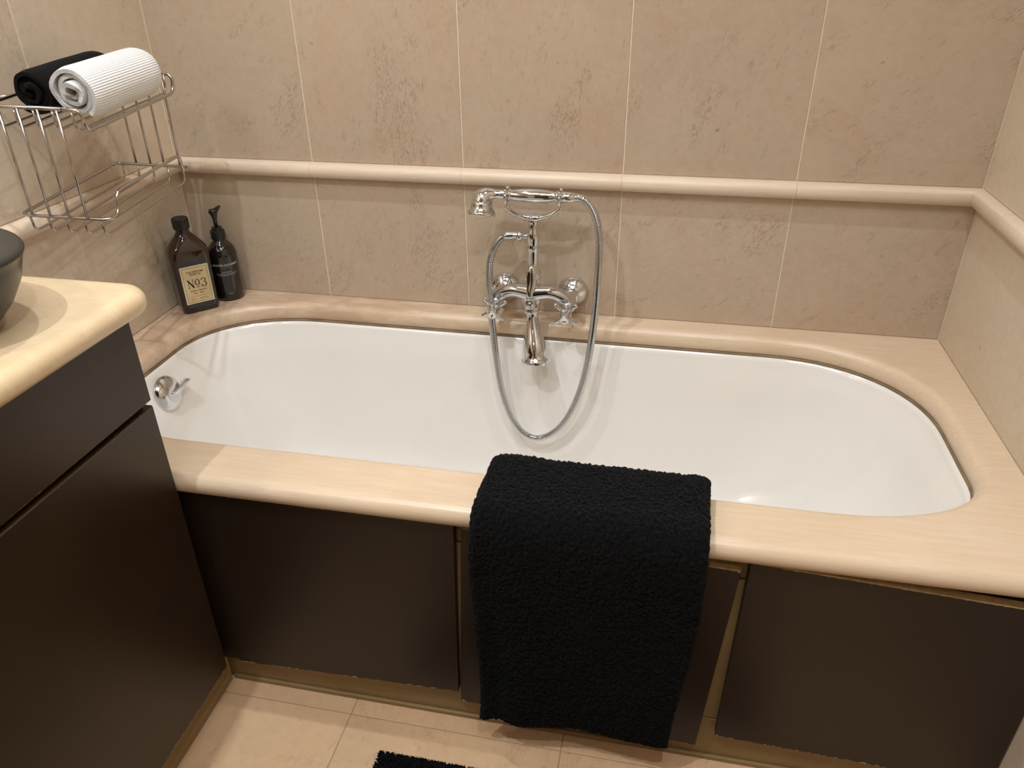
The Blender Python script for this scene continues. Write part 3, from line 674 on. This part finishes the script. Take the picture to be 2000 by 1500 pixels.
B2 = Vector((0.099, -0.0465, 0)); b2 = thing('pump_bottle', (B2.x, B2.y, 0.0006), 'dark round pump bottle with pale print behind the No 3 bottle', 'bottle')
g = G(); pf = [(0.0008, 0.026), (0.003, 0.031), (0.008, 0.0335), (0.05, 0.0338), (0.105, 0.0338), (0.116, 0.0325), (0.126, 0.0285), (0.134, 0.0225), (0.140, 0.0165), (0.144, 0.0135), (0.150, 0.013)]
g.lathe(B2, (0, 0, 1), [tuple(map(float, p)) for p in smooth_path(pf, 3)], n=40); part('glass_body', g, M_amber2, b2)
g = G(); g.lathe(B2, (0, 0, 1), [(0.146, 0.0150), (0.1465, 0.0162), (0.163, 0.0165), (0.166, 0.0155), (0.167, 0.0120), (0.173, 0.0112), (0.174, 0.0085)], n=36); sharp(part('pump_collar', g, M_dark, b2), 30)
g = G(); g.lathe(B2, (0, 0, 1), [(0.172, 0.0042), (0.190, 0.0046), (0.200, 0.0070), (0.210, 0.0095), (0.214, 0.0092), (0.215, 0.0)], n=20, cap1=False)
hd = Vector((0.30, 0.95, 0)).normalized(); c_ = B2 + Vector((0, 0, 0.208))
g.tube(smooth_path([c_ - hd * 0.008, c_ + Z1 * 0.001, c_ + hd * 0.008 + Z1 * 0.003, c_ + hd * 0.014 + Z1 * 0.006, c_ + hd * 0.020 + Z1 * 0.009], 4), [0.0072] * 5 + [0.007] * 4 + [0.0056] * 4 + [0.0036] * 4, n=12, flat=0.75); part('pump_head', g, M_dark, b2)
fdir = math.atan2(-0.80, 0.60)
def bend2(zc):
    def f(x_, y_):
        a = fdir + x_ / 0.0342; return Vector((B2.x + 0.0342 * math.cos(a), B2.y + 0.0342 * math.sin(a), zc + y_))
    return f
for txt, sz, zc, bd in (('GROWN ALCHEMIST', 0.0066, 0.0905, 0.00012), ('________', 0.0045, 0.0865, 0.0), ('HAND WASH', 0.0036, 0.0735, 0.0), ('Sweet Orange, Cedarwood & Sage', 0.0034, 0.0695, 0.0), ('Gel nettoyant pour les mains', 0.0034, 0.0660, 0.0), ('300 ml', 0.0036, 0.0200, 0.0)):
    text_mesh(txt, sz, (0, 0, 0), (1, 0, 0), (0, 1, 0), (0, 0, 1), M_print, 'label_text', b2, bend=bend2(zc), bold=bd)

# ------------------------------------------------------------------ bath mixer tap
XC = 0.8485
tap = thing('bath_mixer_tap', (XC, -0.002, 0.055), 'chrome traditional bath mixer tap with cross handles on the back wall', 'tap')
for cx in (0.771, 0.926):
    g = G(); g.lathe((cx, -0.0005, 0.055), (0, -1, 0), [(0, 0.0335), (0.004, 0.0340), (0.008, 0.0325), (0.014, 0.0275), (0.019, 0.0205), (0.021, 0.0165), (0.024, 0.0150)], n=36)
    part('wall_rose', g, M_chrome, tap)
    g = G(); ex = 0.7705 if cx < 0.85 else 0.9275
    g.tube(smooth_path([(cx, -0.018, 0.055), (cx, -0.034, 0.056), ((cx + ex) / 2, -0.052, 0.060), (ex, -0.068, 0.064), (ex, -0.080, 0.065)], 4), 0.0135, n=20)
    g.lathe((cx, -0.030, 0.0555), (0, -1, 0), [(0, 0.0140), (0.001, 0.0185), (0.011, 0.0185), (0.012, 0.0140)], n=6)
    part('inlet_elbow', g, M_chrome, tap)
# body: two bowed arms into a central boss
g = G(); arm = [(0.7690, -0.086, 0.060), (0.7750, -0.090, 0.0715), (0.7900, -0.095, 0.0825), (0.8100, -0.098, 0.0890), (0.8300, -0.099, 0.0880), (XC, -0.099, 0.0850)]
arm = smooth_path(arm, 5); ra = [0.0166 - 0.0024 * math.sin(PI * i / (len(arm) - 1)) + 0.004 * (i / (len(arm) - 1)) ** 4 for i in range(len(arm))]
pts = [Vector(p) for p in arm] + [Vector((2 * XC - p[0], p[1], p[2])) for p in arm[::-1][1:]]; g.tube(pts, ra + ra[::-1][1:], n=20)
g.lathe((XC, -0.096, 0.040), (0, 0, 1), [(0, 0.0150), (0.002, 0.0178), (0.006, 0.0178), (0.008, 0.0150), (0.016, 0.0185), (0.030, 0.0215), (0.044, 0.0205), (0.056, 0.0160), (0.066, 0.0125)], n=32)
g.lathe((XC, -0.100, 0.060), (0, -0.90, 0.42), [(0.004, 0.0165), (0.022, 0.0135), (0.027, 0.0125), (0.0285, 0.0100), (0.026, 0.0082), (0.020, 0.0076), (0.020, 0.0045), (0.023, 0.0040), (0.023, 0.0)], n=28, cap1=False)
for sx in (-1, 1): g.ball((XC + sx * (XC - 0.7690), -0.086, 0.060), 0.0165)
part('mixer_body', g, M_chrome, tap)
# valves and cross handles
for sx, rot in ((-1, 0.62), (1, 0.80)):
    bx = XC + sx * 0.0785; v0 = Vector((bx, -0.092, 0.058)); v1 = Vector((XC + sx * 0.0770 + 0.002, -0.150, 0.0500)); ax_ = (v1 - v0).normalized(); ln = (v1 - v0).length
    g = G(); g.lathe(v0, ax_, [(-0.006, 0.0160), (0.004, 0.0165), (0.006, 0.0140), (0.012, 0.0135), (0.014, 0.0100), (0.022, 0.0085), (0.030, 0.0090)], n=28); valve = part('valve', g, M_chrome, tap)
    g = G(); g.lathe(v0, ax_, [(0.026, 0.0095), (0.029, 0.0125), (0.038, 0.0125), (0.041, 0.0105), (ln, 0.0100), (ln + 0.002, 0.0085), (ln + 0.0022, 0.0)], n=28, cap1=False)
    u = Vector((1, 0, 0)); u = (u - ax_ * u.dot(ax_)).normalized(); w_ = ax_.cross(u); hc = v0 + ax_ * 0.0335
    for k in range(4):
        a = rot + k * PI / 2; d = u * math.cos(a) + w_ * math.sin(a)
        g.tube([hc + d * t for t in (0.010, 0.016, 0.019, 0.024, 0.030, 0.0325, 0.034)], [0.0030, 0.0030, 0.0042, 0.0036, 0.0046, 0.0040, 0.0018], n=12)
    hd_ = part('cross_handle', g, M_chrome, tap)
    g = G(); g.lathe(v0, ax_, [(ln + 0.0015, 0.0078), (ln + 0.0032, 0.0074), (ln + 0.0036, 0.0)], n=24, cap1=False)
    fc = v0 + ax_ * (ln + 0.0040); uu = Vector((1, 0, 0)); vv = (Z1 - ax_ * Z1.dot(ax_)).normalized()
    def sq(ax0, az0, ax1, az1, w0):
        d = Vector((ax1 - ax0, az1 - az0)); n_ = Vector((-d.y, d.x)).normalized() * w0 / 2
        g.add([fc + uu * a_ + vv * b_ for a_, b_ in ((ax0 - n_.x, az0 - n_.y), (ax1 - n_.x, az1 - n_.y), (ax1 + n_.x, az1 + n_.y), (ax0 + n_.x, az0 + n_.y))], [(0, 1, 2, 3)], 1)
    if sx < 0: sq(-0.0020, -0.0040, 0.0022, 0.0038, 0.0016); sq(-0.0020, 0.0010, 0.0010, 0.0030, 0.0012)
    else: sq(-0.0042, -0.0010, 0.0042, -0.0010, 0.0020)
    link('index_button', g.mesh('index_button', [M_index, M_dark], smooth=False, fix=False), hd_)
# riser column
g = G(); col = [(0.096, 0.0175), (0.104, 0.0145), (0.112, 0.0146), (0.122, 0.0152), (0.130, 0.0145), (0.136, 0.0122), (0.142, 0.0112), (0.150, 0.0110), (0.160, 0.0112), (0.170, 0.0116), (0.175, 0.0118), (0.178, 0.0128), (0.182, 0.0130), (0.185, 0.0118), (0.188, 0.0122), (0.196, 0.0130), (0.206, 0.0132), (0.214, 0.0126), (0.217, 0.0106), (0.226, 0.0098), (0.234, 0.0096), (0.239, 0.0108), (0.242, 0.0090), (0.243, 0.0)]
g.lathe((XC, -0.088, 0), (0, 0.045, 1), col, n=28)
g.lathe((XC - 0.009, -0.0795, 0.2030), (-1, 0, 0.02), [(0, 0.0060), (0.006, 0.0052), (0.012, 0.0052), (0.013, 0.0075), (0.015, 0.0100), (0.018, 0.0118), (0.021, 0.0118), (0.023, 0.0095), (0.024, 0.0085)], n=24)
part('riser_column', g, M_chrome, tap)
# diverter lever in front of the column
g = G(); lv = smooth_path([(XC + 0.001, -0.124, 0.086, 0.0055, 0.0040), (XC + 0.001, -0.122, 0.096, 0.0074, 0.0038), (XC + 0.002, -0.117, 0.110, 0.0100, 0.0042), (XC + 0.002, -0.113, 0.124, 0.0115, 0.0045), (XC + 0.002, -0.110, 0.138, 0.0095, 0.0048), (XC + 0.002, -0.107, 0.147, 0.0056, 0.0040), (XC + 0.001, -0.105, 0.151, 0.0015, 0.0015)], 4)
g.grid([[(p[0] + p[3] * math.cos(2 * PI * j / 16), p[1] + p[4] * math.sin(2 * PI * j / 16), p[2]) for j in range(16)] for p in lv], closed_u=True, cap0=True, cap1=True)
g.lathe((XC, -0.098, 0.088), (0, -1, 0.05), [(0.010, 0.0085), (0.018, 0.0075), (0.022, 0.0060)], n=20); part('diverter_lever', g, M_chrome, tap)
# spout
sp = smooth_path([(XC + 0.001, -0.0965, 0.044, 0.0130), (XC + 0.002, -0.099, 0.028, 0.0128), (XC + 0.004, -0.104, 0.010, 0.0162), (XC + 0.007, -0.110, -0.008, 0.0205), (XC + 0.010, -0.117, -0.025, 0.0242), (XC + 0.013, -0.124, -0.040, 0.0258), (XC + 0.0145, -0.1285, -0.0505, 0.0255), (XC + 0.0155, -0.131, -0.0570, 0.0272), (XC + 0.016, -0.132, -0.0600, 0.0298), (XC + 0.016, -0.1325, -0.0625, 0.0300)], 4)
g = G(); g.tube([p[:3] for p in sp], [float(p[3]) for p in sp], n=32, cap=False, ref=(1, 0, 0))
tip = Vector(sp[-1][:3]); sd = (tip - Vector(sp[-5][:3])).normalized()
g.lathe(tip, sd, [(0, 0.0300), (-0.001, 0.0270), (0.003, 0.0245), (0.0045, 0.018), (0.003, 0.014), (0.0028, 0.0)], n=32, cap0=False, cap1=False, ref=(1, 0, 0)); part('spout', g, M_chrome, tap)
# cradle: flattened U with two yokes carrying the hand shower
YH, ZH = -0.086, 0.2905; XL, XR = 0.7945, 0.9045
g = G(); ut = smooth_path([(XL - 0.002, YH, ZH - 0.021), (XL + 0.006, YH, ZH - 0.0300), (XL + 0.022, YH, ZH - 0.0400), (XC - 0.014, YH + 0.004, ZH - 0.0455), (XC, YH + 0.006, ZH - 0.0470), (XC + 0.014, YH + 0.004, ZH - 0.0455), (XR - 0.022, YH, ZH - 0.0385), (XR - 0.006, YH, ZH - 0.0290), (XR + 0.002, YH, ZH - 0.021)], 5)
g.tube(ut, [0.0052 + 0.0045 * math.exp(-((i - len(ut) / 2) / 5.0) ** 2) for i in range(len(ut))], n=14, flat=0.85)
for x_ in (XL, XR):
    yk = [(x_, YH + 0.0145 * math.sin(a), ZH - 0.0015 - 0.0185 * math.cos(a)) for a in [(-PI * 0.62) + i * (PI * 1.24) / 14 for i in range(15)]]
    g.tube(yk, 0.0028, n=10, ref=(1, 0, 0))
    for q in (yk[0], yk[-1]): g.lathe(q, (0, 0, 1), [(-0.001, 0.0026), (0.002, 0.0022), (0.0035, 0.0036), (0.006, 0.0042), (0.0085, 0.0030), (0.0098, 0.0)], n=14, cap1=False)
part('cradle', g, M_chrome, tap)
# hand shower lying in the cradle
hs = thing('hand_shower', (XC, YH, ZH - 0.012), 'chrome telephone-style hand shower lying in the tap cradle', 'shower head')
g = G(); hp = [(-0.060, 0.0085), (-0.057, 0.0115), (-0.054, 0.0085), (-0.051, 0.0085), (-0.0495, 0.0120), (-0.0465, 0.0120), (-0.045, 0.0095), (-0.038, 0.0110), (-0.02, 0.0130), (0.0, 0.0137), (0.02, 0.0130), (0.038, 0.0108), (0.045, 0.0092), (0.0475, 0.0118), (0.0505, 0.0118), (0.052, 0.0082), (0.055, 0.0082), (0.0575, 0.0108), (0.060, 0.0100)]
g.lathe((XC + 0.001, YH, ZH), (1, 0, 0), [tuple(map(float, p)) for p in smooth_path(hp, 2)], n=32); part('grip', g, M_chrome, hs)
g = G(); nk = smooth_path([(XC - 0.056, YH, ZH, 0.0088), (XC - 0.070, YH, ZH + 0.0002, 0.0086), (XC - 0.080, YH - 0.001, ZH + 0.0005, 0.0100), (XC - 0.091, YH - 0.003, ZH - 0.001, 0.0150), (XC - 0.1000, YH - 0.006, ZH - 0.0070, 0.0200), (XC - 0.1035, YH - 0.0085, ZH - 0.0155, 0.0215)], 5)
g.tube([p[:3] for p in nk], [float(p[3]) for p in nk], n=28, ref=(0, 1, 0)); part('neck', g, M_chrome, hs)
h0 = Vector(nk[-1][:3]); hx = Vector((-0.03, -0.16, -1)).normalized()
g = G(); g.lathe(h0, hx, [(-0.004, 0.0213), (0.004, 0.0216), (0.009, 0.0224), (0.014, 0.0248), (0.018, 0.0278), (0.020, 0.0288), (0.0225, 0.0288), (0.0245, 0.0270), (0.0245, 0.0)], n=36, cap1=False); rose_ = part('shower_rose', g, M_chrome, hs)
g = G()
for rr_, nn in ((0.006, 6), (0.0125, 12), (0.019, 18)):
    for k in range(nn):
        a = 2 * PI * k / nn; u_ = Vector((1, 0, 0)); u_ = (u_ - hx * u_.dot(hx)).normalized(); w_ = hx.cross(u_); g.lathe(h0 + hx * 0.0243 + (u_ * math.cos(a) + w_ * math.sin(a)) * rr_, hx, [(0, 0.0010), (0.0012, 0.0008)], n=6)
o = link('spray_nozzles', g.mesh('spray_nozzles', M_dark), rose_); o['kind'] = 'stuff'
# flexible hose: ribbed spiral with plain ferrules
hose = thing('shower_hose', (XC, -0.14, -0.262), 'ribbed chrome shower hose looping down into the bathtub', 'hose')
g = G(); g.lathe((XC + 0.0605, YH, ZH), (1, 0, 0.0), [(0, 0.0105), (0.001, 0.0112), (0.009, 0.0104), (0.024, 0.0100), (0.025, 0.0085), (0.027, 0.0078)], n=24); part('ferrule', g, M_chrome, hose)
hpts = [(XC + 0.086, YH, ZH), (0.950, -0.087, 0.2895), (0.968, -0.090, 0.274), (0.9815, -0.094, 0.245), (0.9885, -0.099, 0.200), (0.9895, -0.106, 0.140), (0.9885, -0.113, 0.085), (0.9855, -0.121, 0.020), (0.979, -0.130, -0.050), (0.968, -0.137, -0.110), (0.951, -0.142, -0.165), (0.926, -0.145, -0.213), (0.898, -0.147, -0.242), (0.868, -0.148, -0.2525), (0.840, -0.147, -0.243), (0.816, -0.144, -0.215), (0.797, -0.140, -0.170), (0.784, -0.135, -0.120), (0.7755, -0.129, -0.065), (0.768, -0.121, -0.005), (0.7615, -0.112, 0.055), (0.7580, -0.102, 0.110), (0.7600, -0.093, 0.153), (0.7695, -0.086, 0.182), (0.785, -0.081, 0.1995), (0.804, -0.0795, 0.2034), (0.8175, -0.0795, 0.2036)]
dense = [Vector(p) for p in smooth_path(hpts, 14)]; cum = [0]
for a_, b_ in zip(dense, dense[1:]): cum.append(cum[-1] + (b_ - a_).length)
tot = cum[-1]
def at(s_):
    s_ = min(max(s_, 0), tot); lo = int(np.searchsorted(cum, s_)); lo = max(1, min(lo, len(cum) - 1)); t = (s_ - cum[lo - 1]) / max(1e-9, cum[lo] - cum[lo - 1]); return dense[lo - 1].lerp(dense[lo], t)
pitch = 0.0036; nr_ = int((tot - 0.030) / pitch); cp, crad = [], []
for k in range(nr_):
    for dt, r_ in ((0.0, 0.0066), (0.28, 0.0080), (0.72, 0.0080)): cp.append(at((k + dt) * pitch)); crad.append(r_)
cp.append(at(nr_ * pitch)); crad.append(0.006)
g = G(); g.tube(cp, crad, n=12); sharp(part('ribbed_tube', g, M_chrome, hose), 50)
g = G(); tl = [at(tot - 0.031 + 0.031 * i / 8) for i in range(9)]; g.tube(tl, [0.0082, 0.0090, 0.0090, 0.0088, 0.0086, 0.0082, 0.0082, 0.0082, 0.0082], n=20)
part('ferrule', g, M_chrome, hose)

# ------------------------------------------------------------------ black towel over the deck edge
def fbm(p, oct_=3):
    return sum(noise.noise((p[0] * 2 ** o_, p[1] * 2 ** o_, p[2] * 2 ** o_)) / 2 ** o_ for o_ in range(oct_))
path = smooth_path([(-0.560, -0.118), (-0.571, -0.075), (-0.590, -0.026), (-0.608, 0.004), (-0.626, 0.0205), (-0.660, 0.0215), (-0.700, 0.0195), (-0.730, 0.0165), (-0.748, 0.004), (-0.7565, -0.018), (-0.7590, -0.050), (-0.7580, -0.10), (-0.7560, -0.17), (-0.7540, -0.24), (-0.7520, -0.32), (-0.7505, -0.40), (-0.7500, -0.432)], 12)
seg = [0]
for a_, b_ in zip(path, path[1:]): seg.append(seg[-1] + float(np.hypot(*(b_ - a_))))
tl_ = seg[-1]; NV = 520; NU = 300
def pat(s_):
    i = int(np.searchsorted(seg, s_)); i = max(1, min(i, len(seg) - 1)); t = (s_ - seg[i - 1]) / (seg[i] - seg[i - 1]); p = path[i - 1] * (1 - t) + path[i] * t; d = path[i] - path[i - 1]; d = d / np.hypot(*d); return p, d
rows_f, rows_b = [], []
for j in range(NV + 1):
    s_ = tl_ * j / NV; p, d = pat(s_); nrm_ = np.array([d[1], -d[0]])   # outward (up / towards the room)
    if nrm_[1] < 0 and p[1] > 0: nrm_ = -nrm_
    t = s_ / tl_; fall = max(0.0, (s_ - 0.27) / (tl_ - 0.27))
    xl = 0.8765 + 0.004 * math.sin(t * 9) - 0.001 * fall + (0.006 * (1 - min(1, s_ / 0.16)) if s_ < 0.16 else 0); xr = 1.2185 - 0.020 * fall ** 1.2 + 0.003 * math.sin(t * 11 + 1)
    rf, rb = [], []
    for i in range(NU + 1):
        u_ = i / NU; x_ = xl + (xr - xl) * u_
        ue_ = min(u_, 1 - u_) * 0.34; ve_ = min(s_, tl_ - s_); edge = min(ue_, ve_)
        th_ = 0.0095 * min(1.0, math.sqrt(max(0.0, edge) / 0.010))
        fold = 0.004 * math.sin(u_ * 7.0 + 1.0) * fall + 0.005 * fbm((u_ * 3.1, s_ * 4.3, 4.0), 2) * (0.4 + fall)
        if u_ < 0.20 and fall > 0: fold -= 0.006 * math.exp(-((u_ - 0.10) / 0.05) ** 2) * min(1, fall * 2)
        fuzz = 0.0030 * fbm((x_ * 230, s_ * 230, 1.7), 2) + 0.0010 * noise.noise((x_ * 70, s_ * 70, 9.1))
        # the hem sags a little unevenly; the top fold is lumpy at the left corner
        bl = 0.007 * math.exp(-((u_ - 0.15) / 0.10) ** 2) * math.exp(-((s_ - 0.135) / 0.03) ** 2)
        o_ = fold + bl; yy = p[0] + nrm_[0] * (o_ * (1 if s_ > 0.27 else 0.4)); zz = p[1] + nrm_[1] * o_ * 0.5
        zz -= 0.004 * math.sin(u_ * 5 + 0.6) * fall
        ex_ = 0.0016 * noise.noise((s_ * 150, 3.3, u_ * 2)) * (1 if edge < 0.004 else 0)
        rf.append((x_ + ex_, yy + nrm_[0] * (th_ + fuzz), zz + nrm_[1] * (th_ + fuzz))); rb.append((x_ + ex_, yy - nrm_[0] * th_ * 0.9, zz - nrm_[1] * th_ * 0.9))
    rows_f.append(rf); rows_b.append([rb[q] for q in range(0, NU + 1)])
g = G(); g.grid(rows_f); k_ = len(g.v); g.grid([r[::-1] for r in rows_b])
me = g.mesh('towel', M_blacktowel, fix=False)
bm = bmesh.new(); bm.from_mesh(me); bmesh.ops.remove_doubles(bm, verts=bm.verts, dist=0.0003); bmesh.ops.recalc_face_normals(bm, faces=bm.faces); bm.to_mesh(me); bm.free()
me.polygons.foreach_set('use_smooth', [True] * len(me.polygons))
towel = tag(link('bath_towel', me, None, (1.05, -0.70, -0.43)), 'thick black terry towel draped over the front edge of the bath', 'towel')

# ------------------------------------------------------------------ shaggy black bath mat
mx0, mx1, my0, my1, mz = 0.710, 1.365, -1.23, -0.814, ZF
mat_ = thing('bath_mat', ((mx0 + mx1) / 2, (my0 + my1) / 2, ZF), 'black shaggy bath mat on the floor in front of the bath', 'mat')
g = G(); nx_, ny_ = 40, 28; top = []
for j in range(ny_ + 1):
    r = []
    for i in range(nx_ + 1):
        x_ = mx0 + (mx1 - mx0) * i / nx_; y_ = my0 + (my1 - my0) * j / ny_; e_ = min(x_ - mx0, mx1 - x_, y_ - my0, my1 - y_)
        r.append((x_, y_, mz + 0.001 + 0.012 * min(1, math.sqrt(max(e_, 0) / 0.02)) + 0.001 * noise.noise((x_ * 40, y_ * 40, 0))))
    top.append(r)
g.grid(top); g.box(mx0, mx1, my0, my1, mz + 0.0002, mz + 0.001); part('backing', g, M_mat, mat_)
rnd = random.Random(2); V, F = [], []
for k in range(15000):
    x_ = mx0 + (mx1 - mx0) * rnd.random(); y_ = my1 - (my1 - my0) * rnd.random() ** 1.6
    e_ = min(x_ - mx0, mx1 - x_, y_ - my0, my1 - y_); z_ = mz + 0.001 + 0.011 * min(1, math.sqrt(e_ / 0.02))
    dx, dy = rnd.uniform(-1, 1), rnd.uniform(-1, 1)
    if e_ < 0.02:
        if my1 - y_ == e_: dy = 0.9
        elif x_ - mx0 == e_: dx = -0.9
    h_ = rnd.uniform(0.010, 0.017); b_ = 0.0019; tx_ = Vector((x_ + dx * 0.007, y_ + dy * 0.007, z_ + h_ * (1 if e_ > 0.006 else 0.6))); mid_ = Vector((x_ + dx * 0.002, y_ + dy * 0.002, z_ + h_ * 0.6))
    s0 = len(V); a0 = rnd.random() * 6
    for q in range(3): V.append((x_ + b_ * math.cos(a0 + q * 2.094), y_ + b_ * math.sin(a0 + q * 2.094), z_ - 0.001))
    for q in range(3): V.append((mid_.x + b_ * 0.9 * math.cos(a0 + q * 2.094), mid_.y + b_ * 0.9 * math.sin(a0 + q * 2.094), mid_.z))
    V.append(tuple(tx_))
    for q in range(3): F.append((s0 + q, s0 + (q + 1) % 3, s0 + 3 + (q + 1) % 3, s0 + 3 + q)); F.append((s0 + 3 + q, s0 + 3 + (q + 1) % 3, s0 + 6))
o = link('shag_pile', mkmesh('shag_pile', V, F, M_mat), mat_); o['kind'] = 'stuff'

# ------------------------------------------------------------------ lamps (above and behind the camera)
for i, (x_, y_, p_) in enumerate(DOWN):
    lb = ['round recessed ceiling light above the tap end of the bath beside the left wall', 'round recessed ceiling light above the bath near the right wall', 'round recessed ceiling light above the vanity', 'round recessed ceiling light above where the photographer stands', 'round recessed ceiling light furthest from the bath'][i]
    r_ = thing('ceiling_light', (x_, y_, CEIL - 0.002), lb, 'light', 'recessed ceiling lights')
    g = G(); g.lathe((x_, y_, CEIL - 0.0005), (0, 0, -1), [(0, 0.046), (0.004, 0.045), (0.005, 0.036), (0.001, 0.034), (0.0, 0.034)], n=32, cap0=False, cap1=False); part('bezel', g, M_chrome, r_)
    g = G(); g.lathe((x_, y_, CEIL - 0.0005), (0, 0, -1), [(0.0, 0.030), (0.001, 0.030), (0.0012, 0.0)], n=24, cap1=False); part('lamp', g, M_lamp, r_)
ml = thing('mirror_lamp', (0.0, -1.25, 1.10), 'small chrome lamp on the left wall above the vanity', 'light')
g = G(); g.lathe((0.0005, -1.25, 1.10), (1, 0, 0), [(0, 0.03), (0.01, 0.03), (0.012, 0.008), (0.06, 0.008)], n=24); part('arm', g, M_chrome, ml)
g = G(); g.lathe((0.075, -1.25, 1.085), (0, 0, 1), [(0, 0.018), (0.03, 0.018), (0.032, 0.0)], n=24, cap1=False); part('glass_shade', g, M_lamp, ml)

for o in bpy.data.objects:
    if '_b' in o: del o['_b']
